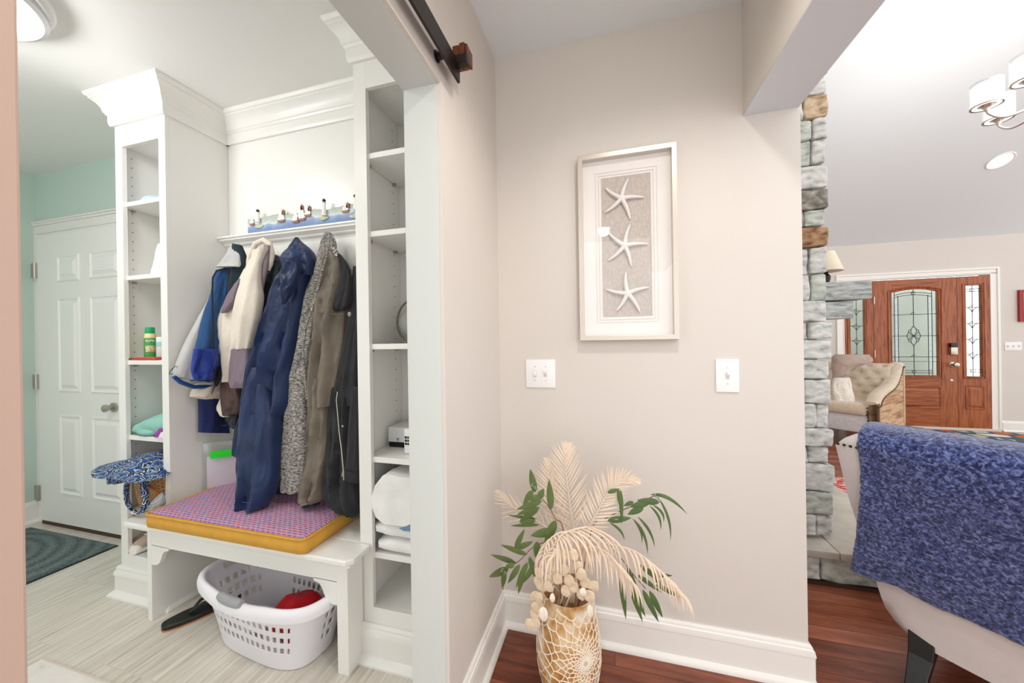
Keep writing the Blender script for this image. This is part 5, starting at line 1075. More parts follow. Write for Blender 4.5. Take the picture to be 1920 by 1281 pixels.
sprig('willow_sprig', 'green sprig hanging down behind the right-hand palm fronds', 'leaf sprig', [vr]+[(-0.0507,1.22,0.577),(0.0131,1.217,0.5412),(0.0622,1.213,0.4852),(0.098,1.21,0.448)],
      LV([(0.0223,1.215,0.4777),(0.0365,1.215,0.3344),(0.0494,1.215,0.4559),(0.0883,1.215,0.3341),(0.0567,1.215,0.4441),(0.0971,1.215,0.3526),(0.0898,1.215,0.44),(0.1367,1.215,0.3436),(0.1105,1.215,0.4403),(0.1489,1.215,0.3607),(0.044,1.215,0.5074),(0.0794,1.215,0.396)], .0095)+LV([(0.0999,1.22,0.513),(0.1707,1.22,0.4345),(0.1294,1.22,0.4595),(0.2127,1.22,0.4305),(0.0815,1.22,0.5167),(0.1475,1.22,0.469),(0.0749,1.22,0.483),(0.147,1.22,0.4368),(0.1117,1.22,0.4889),(0.1804,1.22,0.4968)], .0075), WILL, 1.22, G)
def disc(pts, rx, rz, label):
    c = Vector(pts); t = thing('honesty_pod', c, label, 'seed pod', 'white honesty seed pods on the vase')
    m = MB(); n = 24; rings = []
    for k in range(n): pass
    for yy, s in ((-.0012, .0), (-.0018, .55), (-.0012, .9), (-.0004, 1), (.0006, 1), (.0014, .9), (.0018, .5), (.0012, 0)):
        rings.append([c+Vector((rx*max(s, .01)*cos(2*pi*k/n), yy-.002*cos(4*pi*k/n)*s, rz*max(s, .01)*sin(2*pi*k/n)*(1+.08*(sin(2*pi*k/n) < -.8)))) for k in range(n)])
    m.loft(rings); build('disc', m, HON, t, angle=60)
    top = c+Vector((0, 0, rz)); build('stalk', MB().tube([top, top+Vector((.004, .01, .02)), (top*.5+VC*.5)+Vector((0, -.02, .20))], .0008, 5), PALM, t)
disc((-0.2191,1.12,0.3724), .0150, .0225, 'largest white papery honesty pod hanging at the left of the vase neck')
disc((-0.1892,1.12,0.4298), .0085, .0140, 'small white honesty pod just above and right of the largest pod')
disc((-0.0927,1.12,0.465), .0105, .0130, 'white honesty pod at the middle of the vase rim under the drooping fronds')
disc((-0.0734,1.13,0.4008), .0085, .0210, 'long pale honesty pod on the right shoulder of the vase')
TAN = fab('tan_pods', C(222, 202, 174), bump=.4, bs=160)
random.seed(9)
t = thing('dried_pod_cluster', VC+Vector((-.06, -.06, .33)), 'cluster of tan dried pods spilling over the left rim of the vase', 'seed pod')
m = MB()
for px in [(-0.2422,1.16,0.4503),(-0.2321,1.159,0.4328),(-0.2527,1.158,0.3966),(-0.2427,1.157,0.3726),(-0.2566,1.155,0.3375),(-0.2533,1.154,0.3123),(-0.2736,1.153,0.3058),(-0.252,1.152,0.3642),(-0.2411,1.151,0.4002),(-0.2032,1.15,0.4636),(-0.236,1.149,0.4854),(-0.1891,1.147,0.5001),(-0.0868,1.146,0.4787),(-0.0999,1.145,0.439),(-0.062,1.144,0.4717),(-0.1504,1.143,0.4446),(-0.1245,1.141,0.4627),(-0.2052,1.14,0.4497),(-0.1751,1.139,0.4815),(-0.1365,1.138,0.4821),(-0.1104,1.137,0.5317),(-0.1549,1.136,0.5127),(-0.0743,1.135,0.4444),(-0.122,1.133,0.5702),(-0.1536,1.132,0.5662),(-0.1927,1.131,0.5225),(-0.0976,1.13,0.5128)]:
    m.ball(Vector(px), .0165, (1, .22, 1.2), 14)
m.jitter(.004, 60); build('pods', m, TAN, t)

# ------------------------------------------------------------------ front door unit
OAK = ramp_mat('stained_oak', [(.25, C(98, 45, 20)), (.45, C(146, 74, 34)), (.6, C(168, 94, 48)), (.8, C(134, 63, 28))], scale=5, stretch=(9, 9, .8), rough=.35, bump=.08, distort=.6)
OAKH = ramp_mat('stained_oak_rail', [(.25, C(98, 45, 20)), (.45, C(146, 74, 34)), (.6, C(168, 94, 48)), (.8, C(134, 63, 28))], scale=5, stretch=(.8, 9, 9), rough=.35, bump=.08, distort=.6)
def frosted():
    m = bpy.data.materials.new('textured_glass'); m.use_nodes = True; nt = m.node_tree; b = nt.nodes['Principled BSDF']
    b.inputs['Transmission Weight'].default_value = 1; b.inputs['Roughness'].default_value = .22; b.inputs['IOR'].default_value = 1.15; b.inputs['Base Color'].default_value = C(240, 244, 242)
    tc = nt.nodes.new('ShaderNodeTexCoord'); n = nt.nodes.new('ShaderNodeTexNoise'); n.inputs['Scale'].default_value = 60; nt.links.new(tc.outputs['Object'], n.inputs['Vector'])
    bp = nt.nodes.new('ShaderNodeBump'); bp.inputs['Strength'].default_value = .25; bp.inputs['Distance'].default_value = .01; nt.links.new(n.outputs['Fac'], bp.inputs['Height']); nt.links.new(bp.outputs[0], b.inputs['Normal']); return m
FROST = frosted(); LEAD = mat('lead_came', C(50, 54, 58), .4, .5)
fx0, fx1 = 3.503, 4.388; gx0, gx1, gz0, gz1, gza = 3.70, 4.20, .71, 1.832, 1.875
y0, y1 = YD-.01, YD+.035
def arch(x0, x1, z, rise, n=13): return [(x0+(x1-x0)*k/(n-1), z+rise*(1-((2*k/(n-1)-1)**2))) for k in range(n)]
door = struct('door_2', MB().box(fx0, gx0, y0, y1, .03, 2.005).box(gx1, fx1, y0, y1, .03, 2.005), OAK, smooth=False)
m = MB().box(gx0, gx1, y0, y1, .03, gz0)
m.prism([(x, y0, z) for x, z in [(gx0, 2.005)]+arch(gx0, gx1, gz1, gza-gz1)+[(gx1, 2.005)]], (0, y1-y0, 0))
build('rails', m, OAKH, door, smooth=False)
def bead(mb, pts, r=.012, y=y0): mb.tube([(x, y, z) for x, z in pts], r, 8)
m = MB(); loop = [(gx0-.03, gz0-.035), (gx1+.03, gz0-.035)]+arch(gx0-.03, gx1+.03, gz1+.02, gza-gz1+.005)[::-1]+[(gx0-.03, gz0-.035)]
bead(m, loop, .014); loop2 = [(gx0-.006, gz0-.01), (gx1+.006, gz0-.01)]+arch(gx0-.006, gx1+.006, gz1, gza-gz1)[::-1]+[(gx0-.006, gz0-.01)]; bead(m, loop2, .01)
build('glass_moulding', m, OAK, door)
m = MB(); panel(m, (3.823,6.02,0.5224)[0]-.16, 4.21, .27, .555, y0); build('panel', m, OAKH, door, angle=20)
m = MB().prism([(x, YD+.012, z) for x, z in [(gx0-.005, gz0-.005), (gx1+.005, gz0-.005)]+arch(gx0-.005, gx1+.005, gz1, gza-gz1+.004)[::-1]], (0, .004, 0)); build('glass', m, FROST, door, smooth=False)
def FD(x, y): 
    return Vector((FD0.x+(FDX.x-FD0.x)*x/1000, YD+.009, FD0.z+(FDX.z-FD0.z)*x/1000+(FDZ.z-FD0.z)*y/1000))
FD0 = Vector((3.53,6.055,2.057)); FDX = Vector((4.414,6.055,2.001)); FDZ = Vector((3.517,6.055,0.9079))
m = MB(); yy = YD+.011
gc = (gx0+gx1)/2; lead = lambda p, r=.004: m.tube([(x, yy, z) for x, z in p], r, 6)
ix0, ix1 = gx0+.045, gx1-.055; jx0, jx1 = ix0+.04, ix1-.04
for x in (ix0, jx0, jx1, ix1): lead([(x, gz0), (x, gz1-.045 if x in (jx0, jx1) else gz1+.008)])
lead(arch(ix0, ix1, gz1-.035, .03)); lead(arch(ix0, ix1, gz1-.068, .03))
for z in (1.53, 1.24, .955): lead([(gx0, z), (ix0, z)]); lead([(ix0, z), (ix1, z)]); lead([(ix1, z), (gx1, z)])
lead([(gx0, .895), (gx1, .895)], .003); lead([(ix0, .772), (ix1, .772)]); lead([(ix0, .742), (ix1, .742)])
lead([(gc, gza), (gc, 1.37)]); lead([(gc, 1.11), (gc, gz0)])
for z in (1.53, .955): lead([(gc-.032, z), (gc, z+.034), (gc+.032, z), (gc, z-.034), (gc-.032, z)])
for z in (1.815, .757): lead([(gc-.018, z-.018), (gc+.018, z-.018), (gc+.018, z+.018), (gc-.018, z+.018), (gc-.018, z-.018)])
zc = 1.24
for s in (1, -1):
    lead([(gc, zc+s*.135), (gc+.03, zc+s*.085), (gc+.03, zc+s*.05), (gc, zc), (gc-.03, zc+s*.05), (gc-.03, zc+s*.085), (gc, zc+s*.135)])
    for q in (1, -1): lead([(gc, zc), (gc+q*.03, zc+s*.02), (gc+q*.055, zc+s*.05), (gc+q*.05, zc+s*.08), (gc+q*.03, zc+s*.085)]); lead([(gc+q*.05, zc+s*.06), (gc+q*.075, zc), ])
build('leading', m, LEAD, door)
m = MB()
BEV = mat('bevel_glass', C(226, 232, 234), .08)
for k in range(12):
    z = .79+k*.08
    for x0 in (ix0, jx1): m.box(x0+.006, x0+.034, YD+.008, YD+.0115, z, z+.074, .0015)
build('bevel_tiles', m, glass_mat('bevel', (.80, .86, .88, 1), .2, .1), door, smooth=False)
m = MB(); kp = (4.331,6,1.058)
m.box(kp[0]-.036, kp[0]+.036, YD-.05, YD-.01, kp[2]-.075, kp[2]+.03, .012); lk = build('keypad_lock', m, STEEL, door, label='silver keypad lock')
build('keypad_cover', MB().box(kp[0]-.036, kp[0]+.036, YD-.052, YD-.012, kp[2]+.022, kp[2]+.082, .01), mat('black_plastic', C(18, 20, 30), .3), lk)
kb = Vector((4.334,6,0.856)); kb.y = YD-.01; m = MB().lathe([(.034, 0), (.034, .006), (.014, .012), (.014, .034), (.027, .042), (.031, .056), (.027, .07), (0, .076)], kb, axis=(0, -1, 0)); build('knob', m, STEEL, door, label='silver door knob')
db = Vector((4.321,6,0.647)); db.y = YD-.01; build('bolt_cover', MB().lathe([(.018, 0), (.017, .006), (0, .008)], db, n=20, axis=(0, -1, 0)), STEEL, door)
for z in (1.735, 1.0): build('hinge', MB().lathe([(.009, -.05), (.009, .05)], (fx0+.004, y0-.006, z), n=10), STEEL, door)
def sidelite(x0, x1, ga, gb, nm):
    w = struct(nm, MB().box(x0, ga, y0, y1, .03, 2.005).box(gb, x1, y0, y1, .03, 2.005).box(ga, gb, y0, y1, .03, .70).box(ga, gb, y0, y1, 1.885, 2.005), OAK, smooth=False)
    m = MB(); bead(m, [(ga-.022, .68), (gb+.022, .68), (gb+.022, 1.908), (ga-.022, 1.908), (ga-.022, .68)], .012); bead(m, [(ga-.004, .697), (gb+.004, .697), (gb+.004, 1.889), (ga-.004, 1.889), (ga-.004, .697)], .009); build('glass_moulding', m, OAK, w)
    m = MB(); panel(m, ga-.01, gb+.01, .275, .58, y0); build('panel', m, OAK, w, angle=20)
    build('glass', MB().box(ga-.004, gb+.004, YD+.012, YD+.016, .696, 1.889), FROST, w, smooth=False)
    m = MB(); c = (ga+gb)/2; yy = YD+.011; L = lambda p, r=.0036: m.tube([(x, yy, z) for x, z in p], r, 6)
    for z in (1.84, 1.81, .79, .755): L([(ga, z), (gb, z)])
    L([(c, 1.885), (c, .70)])
    for z in (1.60, 1.39, 1.185, .985):
        L([(ga, z), (gb, z)]); L([(c-.032, z), (c, z+.03), (c+.032, z), (c, z-.03), (c-.032, z)]); L([(c-.05, z), (c-.02, z-.02), (c, z-.06)]); L([(c+.05, z), (c+.02, z-.02), (c, z-.06)])
    for z in (1.825, .772): L([(c-.02, z-.018), (c+.02, z-.018), (c+.02, z+.018), (c-.02, z+.018), (c-.02, z-.018)])
    build('leading', m, LEAD, w)
sidelite(4.392, 4.72, 4.472, 4.640, 'window_1')
sidelite(3.17, 3.499, 3.235, 3.405, 'window_2')
m = MB(); 
for a, b, tt in ((0, .012, .014), (.012, .065, .011), (.065, .09, .022)):
    m.box(3.17-b, 3.17-a, YD-tt, YD, 0, 2.02+a).box(4.72+a, 4.72+b, YD-tt, YD, 0, 2.02+a).box(3.17-b, 4.72+b, YD-tt, YD, 2.02+a, 2.02+b)
struct('trim_entry', m, TRIM, smooth=False, bevel=.003)
switch(4.858, 5.02, 1.035, 1.143, 3, YD, 'white triple light switch on the wall right of the front door', (.9, .9, .9))
t = thing('wall_picture', (5.1, YD, 1.4), 'red framed picture cut off by the right edge beside the front door', 'picture')
build('frame', MB().box(4.985, 5.30, YD-.03, YD, 1.40, 1.80, .004), mat('red_frame', C(150, 34, 30), .4), t, smooth=False)
build('image', MB().box(5.02, 5.265, YD-.034, YD-.028, 1.435, 1.765), mat('picture_tan', C(214, 178, 120), .6, var=.3, vscale=10), t, smooth=False)

struct('door_backdrop', MB().box(.5, 6.6, 9.2, 9.8, -.1, 2.3).subdiv(6).jitter(.25, 1.3), mat('backdrop_pale', C(206, 210, 204), .9, var=.12, vscale=4), angle=80)  # added backdrop that dims the bright world seen through the door glass
struct('sky_blocker', MB().box(1.5, 6.6, YD+.2, 8.2, 2.45, 2.6), CEIL, smooth=False)  # unseen slab added to block sky light behind the front door
# ------------------------------------------------------------------ entry rug
def rugm():
    m, nt, b = nodes('pebble_rug'); b.inputs['Roughness'].default_value = .95
    tc = nt.nodes.new('ShaderNodeTexCoord'); mp = nt.nodes.new('ShaderNodeMapping'); mp.inputs['Scale'].default_value = (1, 1.25, 1); nt.links.new(tc.outputs['Object'], mp.inputs[0])
    d = nt.nodes.new('ShaderNodeTexVoronoi'); d.feature = 'DISTANCE_TO_EDGE'; d.inputs['Scale'].default_value = 4.2; nt.links.new(mp.outputs[0], d.inputs['Vector'])
    c = nt.nodes.new('ShaderNodeTexVoronoi'); c.inputs['Scale'].default_value = 4.2; nt.links.new(mp.outputs[0], c.inputs['Vector'])
    sp = nt.nodes.new('ShaderNodeSeparateColor'); nt.links.new(c.outputs['Color'], sp.inputs[0])
    r = nt.nodes.new('ShaderNodeValToRGB'); r.color_ramp.interpolation = 'CONSTANT'; el = r.color_ramp.elements
    for p, q in ((.18, C(204, 200, 160)), (.36, C(232, 232, 226)), (.55, C(222, 190, 158)), (.72, C(190, 200, 196)), (.88, C(206, 104, 52))): e = el.new(p); e.color = q
    el[0].color = C(210, 110, 60); el[-1].color = C(236, 234, 226)
    nt.links.new(sp.outputs[0], r.inputs[0])
    r2 = nt.nodes.new('ShaderNodeValToRGB'); r2.color_ramp.elements[0].position = .10; r2.color_ramp.elements[1].position = .13; nt.links.new(d.outputs['Distance'], r2.inputs[0])
    x = nt.nodes.new('ShaderNodeMix'); x.data_type = 'RGBA'; nt.links.new(r2.outputs[0], x.inputs[0]); x.inputs[6].default_value = C(74, 98, 112); nt.links.new(r.outputs[0], x.inputs[7]); nt.links.new(x.outputs[2], b.inputs['Base Color']); return m
t = thing('entry_rug', (4.4, 5.5, 0), 'blue grey rug with orange, cream and white pebble shapes before the front door', 'rug')
build('pile', MB().box(3.42, 6.2, 5.17, 5.93, .001, .012, .003), rugm(), t, smooth=False)
build('binding', MB().box(3.41, 6.21, 5.155, 5.945, 0, .007, .002), mat('rug_binding', C(70, 88, 104), .9), t, smooth=False)
t = thing('red_rug', (1.9, 3.4, 0), 'red rug with white pattern on the floor beyond the stone hearth', 'rug')
build('pile', MB().box(1.45, 3.0, 2.9, 3.75, .001, .014, .003), ramp_mat('red_white_rug', [(.42, C(190, 40, 36)), (.5, C(236, 226, 220)), (.56, C(186, 44, 40)), (.7, C(214, 80, 66))], scale=14, stretch=(1, 2.4, 1), rough=.95), t, smooth=False)
build('fringe', MB().box(1.44, 3.01, 2.885, 3.765, 0, .006), mat('rug_fringe', C(222, 200, 190), .9), t, smooth=False)

# ------------------------------------------------------------------ stone fireplace
random.seed(11)
STN = None
def stone_mat(name, cols):
    return ramp_mat(name, cols, scale=20, stretch=(1, 1, 1.8), rough=.9, bump=1, detail=12, distort=.3)
SM = [stone_mat('grey_stone', [(.25, C(128, 129, 126)), (.42, C(184, 185, 181)), (.6, C(212, 212, 208)), (.8, C(234, 233, 229))]),
      stone_mat('dark_stone', [(.3, C(62, 60, 56)), (.5, C(120, 116, 108)), (.7, C(170, 164, 154))]),
      stone_mat('tan_stone', [(.3, C(140, 112, 84)), (.5, C(196, 174, 144)), (.75, C(222, 208, 186))]),
      stone_mat('rust_stone', [(.3, C(84, 58, 42)), (.5, C(150, 114, 82)), (.75, C(190, 160, 126))]),
      stone_mat('green_stone', [(.3, C(134, 138, 132)), (.5, C(178, 184, 175)), (.75, C(212, 214, 206))])]
t = thing('fireplace', (.85, 2.7, 0), 'stacked stone fireplace with grey timber mantel beyond the end of the picture wall', 'fireplace')
FX0, FX1, FY0, FY1 = .56, 1.10, 2.21, 3.5
build('core', MB().box(FX0, FX1-.04, FY0+.04, FY1-.02, 0, 3.6), mat('mortar', C(196, 194, 188), .95, bump=.5, bscale=80), t, smooth=False)
sm = [MB() for _ in SM]
def stone(mb, x0, x1, y0, y1, z0, z1):
    b = MB().box(x0, x1, y0, y1, z0, z1)
    bmesh.ops.bevel(b.bm, geom=b.bm.edges[:], offset=.008, segments=2, affect='EDGES', profile=.5)
    bmesh.ops.subdivide_edges(b.bm, edges=[e for e in b.bm.edges if e.calc_length() > .03], cuts=3, use_grid_fill=True)
    o = Vector((random.random()*50, random.random()*50, 0))
    for v in b.bm.verts: v.co += noise.noise_vector((v.co+o)*14)*.006+noise.noise_vector((v.co+o)*45)*.0045
    tmp = bpy.data.meshes.new('t'); b.bm.to_mesh(tmp); b.bm.free(); mb.bm.from_mesh(tmp); bpy.data.meshes.remove(tmp)
z = .205; ci = 0
plan = {2.28: 1, 2.06: 2, 1.98: 1, 1.92: 2, 1.68: 3}
while z < 3.5:
    h = random.uniform(.085, .145); jut = random.uniform(-.012, .014)
    n_main = .985+random.uniform(-.05, .05)
    def pick():
        q = random.random()
        if z < 1.5: return 0 if q < .93 else 4
        return 0 if q < .4 else (4 if q < .65 else (2 if q < .8 else 1))
    k = pick()
    if 1.66 < z < 1.75: k = 3
    r = random.random()
    cuts = [FX0, .78+random.uniform(-.04, .04), n_main] if r < .75 else [FX0, .80+random.uniform(-.04, .04)]
    cuts.append(FX1+jut)
    for a, b in zip(cuts, cuts[1:]):
        kk = k if b > 1.05 else pick()
        stone(sm[kk], a+.003, b-.003, FY0+random.uniform(-.01, .012), FY0+.16+(.1 if b > 1.05 else 0), z+.003, z+h-.003)
    ystart = FY0+.27
    while ystart < FY1-.1:
        L = random.uniform(.18, .34); stone(sm[pick()], FX1-.14, FX1+jut, ystart, min(FY1, ystart+L-.006), z+.003, z+h-.003); ystart += L
    z += h
hz = 0
for yy0, xx0, xx1 in ((2.135, .56, .72), (2.135, .73, 1.005), (2.135, 1.012, 1.30), (2.135, 1.31, 1.52)):
    stone(sm[0 if xx0 < 1 else 4], xx0, xx1, yy0, yy0+.12, .018, .135)
for k, mm in enumerate(sm):
    if len(mm.bm.verts): build('stones', mm, SM[k], t, angle=60)
build('hearth_base', MB().box(FX0, 1.50, 2.16, FY1, 0, .15), SM[0], t, smooth=False)
m = MB().box(FX0, 1.07, 2.10, 3.6, .15, .185, .004).box(1.074, 1.53, 2.10, 3.6, .15, .185, .004); build('hearth_slab', m, mat('hearth_slab_stone', C(186, 178, 168), .8, var=.12, vscale=8, bump=.4, bscale=60), t, angle=30, label='smooth grey hearth slab')
build('base_strip', MB().box(FX0, 1.5, 2.125, 2.15, 0, .016), mat('dark_wood_strip', C(58, 34, 24), .5), t, smooth=False)
WOODG = ramp_mat('grey_timber', [(.3, C(120, 124, 124)), (.5, C(166, 170, 168)), (.7, C(196, 198, 194))], scale=7, stretch=(2, 1, 9), rough=.85, bump=.4, distort=.8)
m = MB().box(FX1-.05, 1.292, 2.235, 3.5, 1.440, 1.534, .006); m.subdiv(2); m.jitter(.004, 12); build('mantel_beam', m, WOODG, t, angle=50, label='weathered grey timber mantel beam')
for yy in (2.245, 3.3): build('corbel', MB().box(FX1-.05, 1.222, yy, yy+.13, 1.343, 1.432, .008), WOODG, t, angle=50, label='weathered grey timber corbel')
# lamp on the mantel
lc = Vector((1.338,2.75,1.613)); lc.z = 1.536; lc.x += .01
t = thing('mantel_lamp', lc, 'small cream shaded lamp with black base standing on the mantel behind the stone', 'lamp')
zz1, zz0 = (1.433,2.75,1.668)[2], (1.384,2.75,1.795)[2]
build('shade', MB().lathe([(.088, zz1-lc.z), (.088, zz1-lc.z+.004), (.045, zz0-lc.z), (.043, zz0-lc.z), (.086, zz1-lc.z+.002)], lc, n=32), fab('cream_shade', C(228, 216, 196)), t, label='cream lamp shade')
build('base', MB().lathe([(.05, 0), (.05, .012), (.02, .02), (.014, .05), (.024, .08), (.026, .10), (.012, .12), (.008, .16), (.008, zz1-lc.z+.02)], lc, n=20), BLACKM, t)
build('switch_arm', MB().tube([lc+Vector((0, 0, .165)), lc+Vector((.05, 0, .18)), lc+Vector((.07, 0, .19))], [.010, .009, .008], 8), BLACKM, t)

# ------------------------------------------------------------------ tufted settee
LIN = fab('beige_linen', C(216, 200, 180), bs=500, vs=30); LING = fab('pale_grey_linen', C(212, 212, 214), bs=500, vs=30)
RUS = ramp_mat('reclaimed_wood', [(.28, C(130, 86, 60)), (.45, C(186, 146, 108)), (.6, C(214, 184, 148)), (.8, C(160, 116, 86))], scale=2.4, stretch=(1.2, 1.2, 11), rough=.8, bump=.15, distort=.15)
RUSL = mat('pale_wood_frame', C(206, 184, 156), .7, var=.15, vscale=20); RUSD = mat('dark_wood_post', C(112, 84, 62), .7, var=.25, vscale=14)
A0 = Vector((2.76, 4.71, 0)); A1 = Vector((3.42, 5.38, 0)); ua = (A1-A0).normalized(); uf = Vector((-ua.y, ua.x, 0)); AL = (A1-A0).length   # ua: front to back, uf: along the seat away from the near arm
M4 = Matrix(((ua.x, uf.x, 0, A0.x), (ua.y, uf.y, 0, A0.y), (0, 0, 1, 0), (0, 0, 0, 1)))
t = thing('settee', A0+ua*AL/2+uf*.6, 'beige button-tufted settee with wood-panelled arm in front of the entry door', 'settee')
SW = 1.35
prof = [(0, .15), (AL, .15), (AL, .90), (.92*AL, .90), (.86*AL, .83), (.74*AL, .73), (.58*AL, .665), (.40*AL, .635), (.22*AL, .60), (.12*AL, .555), (.08*AL, .515), (0, .51)]
for v0, nm in ((0, 'arm'), (SW, 'arm')):
    m = MB().prism([(a, v0+.012, z) for a, z in prof], (0, .06, 0)).xf(M4); arm = build(nm, m, RUS, t, smooth=False, label='reclaimed wood arm panel')
    m = MB().box(0, .045, v0-.004, v0+.076, .12, .515).xf(M4); build('front_post', m, RUSD, arm, smooth=False)
    m = MB().box(.045, .085, v0+.002, v0+.07, .15, .52).box(AL-.04, AL, v0+.002, v0+.07, .0, .88).box(.04, AL, v0+.002, v0+.07, .15, .20).xf(M4); build('frame_strip', m, RUSL, arm, smooth=False)
    top = [(a, z) for a, z in prof[2:]]
    m = MB(); rings = []
    for a, z in catmull([(AL*.985, .895)]+top[1:], 3):
        rings.append([(a+da, v0+v, z+dz) for v, dz, da in ((.0, -.05, 0), (.0, .0, 0), (.02, .022, -.004), (.07, .026, -.006), (.115, .01, 0), (.12, -.09, .01), (.06, -.09, .01))])
    m.loft(rings).xf(M4); build('arm_pad', m, LIN, arm, angle=60, label='linen arm padding')
    m = MB()
    for a, z in catmull([(AL*.97, .87)]+[(a, z-.03) for a, z in top[1:]], 4): m.ball((a, v0-.002, z), .009, seg=8)
    m.xf(M4); build('nailheads', m, mat('nail_bronze', C(90, 72, 60), .35, .7), arm)
    build('leg', MB().box(AL-.05, AL, v0+.0, v0+.06, 0, .16).xf(M4), RUSD, t, smooth=False); build('leg', MB().box(.0, .05, v0, v0+.06, 0, .16).xf(M4), RUSD, t, smooth=False)
m = MB().box(.02, AL*.8, .08, SW, .17, .37, .02).xf(M4); build('seat_rail', m, LING, t)
m = MB().box(-.01, AL*.72, .085, SW-.005, .36, .50, .05); m.subdiv(2); m.xf(M4); build('seat_cushion', m, LIN, t, angle=60)
m = MB(); nu, nv = 44, 26; V = []
def tuft(u, v): 
    d = 0
    for j in range(5):
        for i in range(9):
            bu = .14+i*.14+(.07 if j % 2 else 0); bv = .54+j*.085
            d = max(d, math.exp(-(((u-bu)/.026)**2+((v-bv)/.024)**2)))
    return d
for j in range(nv+1):
    row = []
    for i in range(nu+1):
        u = .08+(SW-.08)*i/nu; v = .46+(.90-.46)*j/nv
        a = AL*.66+.16*(v-.46)/.44-.02*sin(pi*(v-.46)/.44)+.045*tuft(u, v)
        row.append(m.bm.verts.new((a, u, v)))
    V.append(row)
for j in range(nv):
    for i in range(nu): m.bm.faces.new((V[j][i], V[j][i+1], V[j+1][i+1], V[j+1][i]))
m.xf(M4); build('tufted_back', m, LIN, t, angle=80, solid=.02)
build('back_board', MB().box(AL*.86, AL-.02, .07, SW, .3, .905, .01).xf(M4), LIN, t)
m = MB()
for j in range(5):
    for i in range(9):
        bu = .14+i*.14+(.07 if j % 2 else 0); bv = .54+j*.085
        if bu < SW-.04: m.ball((AL*.66+.16*(bv-.46)/.44+.012, bu, bv), .011, seg=8)
m.xf(M4); build('buttons', m, fab('button_linen', C(226, 212, 190)), t)
m = MB()
for k in range(9): m.ball((-.004 if k > 5 else .018, .085, .18+k*.035), .009, seg=8)
m.xf(M4); build('front_nails', m, mat('nail_bronze', C(90, 72, 60), .35, .7), t)
# throw and pillow on the settee
m = MB(); rings = []
thr = [(2.688,1.024,3.002,1.023,5.3),(2.652,0.9822,3.033,0.9703,5.285),(2.637,0.9267,3.013,0.9327,5.266),(2.627,0.8717,2.916,0.9006,5.247),(2.616,0.8171,2.823,0.8298,5.227),(2.606,0.7628,2.739,0.7755,5.208),(2.602,0.7413,2.689,0.7446,5.2)]
garment(m, thr, .22, nf=2, amp=.02, seed=3, wob=.01); build('throw_blanket', m, fab('taupe_fleece', C(178, 160, 148), bump=.6, bs=140), angle=70, label='taupe fleece throw over the back of the tufted settee', cat='throw')
m = MB(); garment(m, [(2.554,0.7553,2.692,0.7624,5.06),(2.53,0.691,2.7,0.7046,5.05),(2.519,0.6165,2.706,0.6206,5.039),(2.513,0.5425,2.716,0.5479,5.028),(2.513,0.492,2.72,0.5014,5.02)], .14, seed=6, amp=.01, wob=.012, nf=1); build('pillow', m, fab('cream_knit', C(234, 228, 218), bump=1, bs=110, var=.12, vs=60), angle=70, label='cream textured pillow on the settee seat', cat='pillow')

# ------------------------------------------------------------------ chandelier and recessed light
CC = Vector((2.648, 2.906, 2.62))
t = thing('chandelier', CC, 'brushed silver chandelier with white glass drum shades at the top right', 'chandelier')
NK = mat('satin_nickel', C(214, 208, 200), .3, .8)
build('stem', MB().lathe([(.012, -.06), (.03, -.04), (.012, -.02), (.012, .25), (.022, .27), (.012, .29), (.008, .3), (.008, vz(2.906)-2.62)], CC, n=20), NK, t)
SHG = emit_mat('lit_shade', (1, .97, .93, 1), 4.5)
def arm(sc, rad):
    """sc: bottom centre of the shade"""
    sc = Vector(sc); d = Vector((CC.x-sc.x, CC.y-sc.y, 0)); L = d.length; d.normalize()
    p = [sc+Vector((0, 0, -.02)), sc+Vector((0, 0, -.055))+d*.008, sc+Vector((0, 0, -.095))+d*.06, sc+Vector((0, 0, -.09))+d*.13, sc+Vector((0, 0, -.05))+d*.20, Vector((CC.x, CC.y, sc.z+.03))-d*.05, Vector((CC.x, CC.y, sc.z+.06))]
    a = build('arm', MB().tube(catmull([tuple(q) for q in p], 6), .0075, 10), NK, t)
    build('cup', MB().lathe([(.012, -.035), (.014, -.02), (.03, -.004), (.045, .002), (.045, .006), (0, .006)], sc, n=24), NK, a)
    build('shade', MB().lathe([(.058, .0), (.058, .135), (.054, .135), (.054, .0)], sc, n=36), SHG, a, label='lit white inner shade')
    build('outer_glass', MB().lathe([(.069, -.002), (.069, .148), (.0675, .148), (.0675, -.002)], sc, n=36), glass_mat('shade_glass', (.94, .94, .94, 1), .12, .05, .12), a)
    build('rim', MB().lathe([(.066, -.006), (.071, -.004), (.071, .002), (.062, .002), (.060, -.003)], sc, n=36, cap=False), NK, a)
for a in (163, 104, 204, 255, 306, 357, 52): arm((CC.x+.321*cos(radians(a)), CC.y+.321*sin(radians(a)), 2.71), 0)
rl = Vector((4.02, 0, 0)); rl.y = 5.02; rl.z = vz(5.02)
nrm = Vector((0, -SL, -1)).normalized()
t = thing('recessed_light', rl, 'round recessed light in the sloped ceiling right of the fireplace', 'recessed light')
build('trim_ring', MB().lathe([(.085, -.001), (.105, -.001), (.105, .004), (.098, .008), (.085, .004)], rl, n=40, axis=nrm, cap=False), TRIM, t); build('lens', MB().lathe([(.087, .0015), (.04, .003), (0, .003)], rl, n=40, axis=nrm), emit_mat('downlight_glow', (1, .97, .93, 1), 6), t)
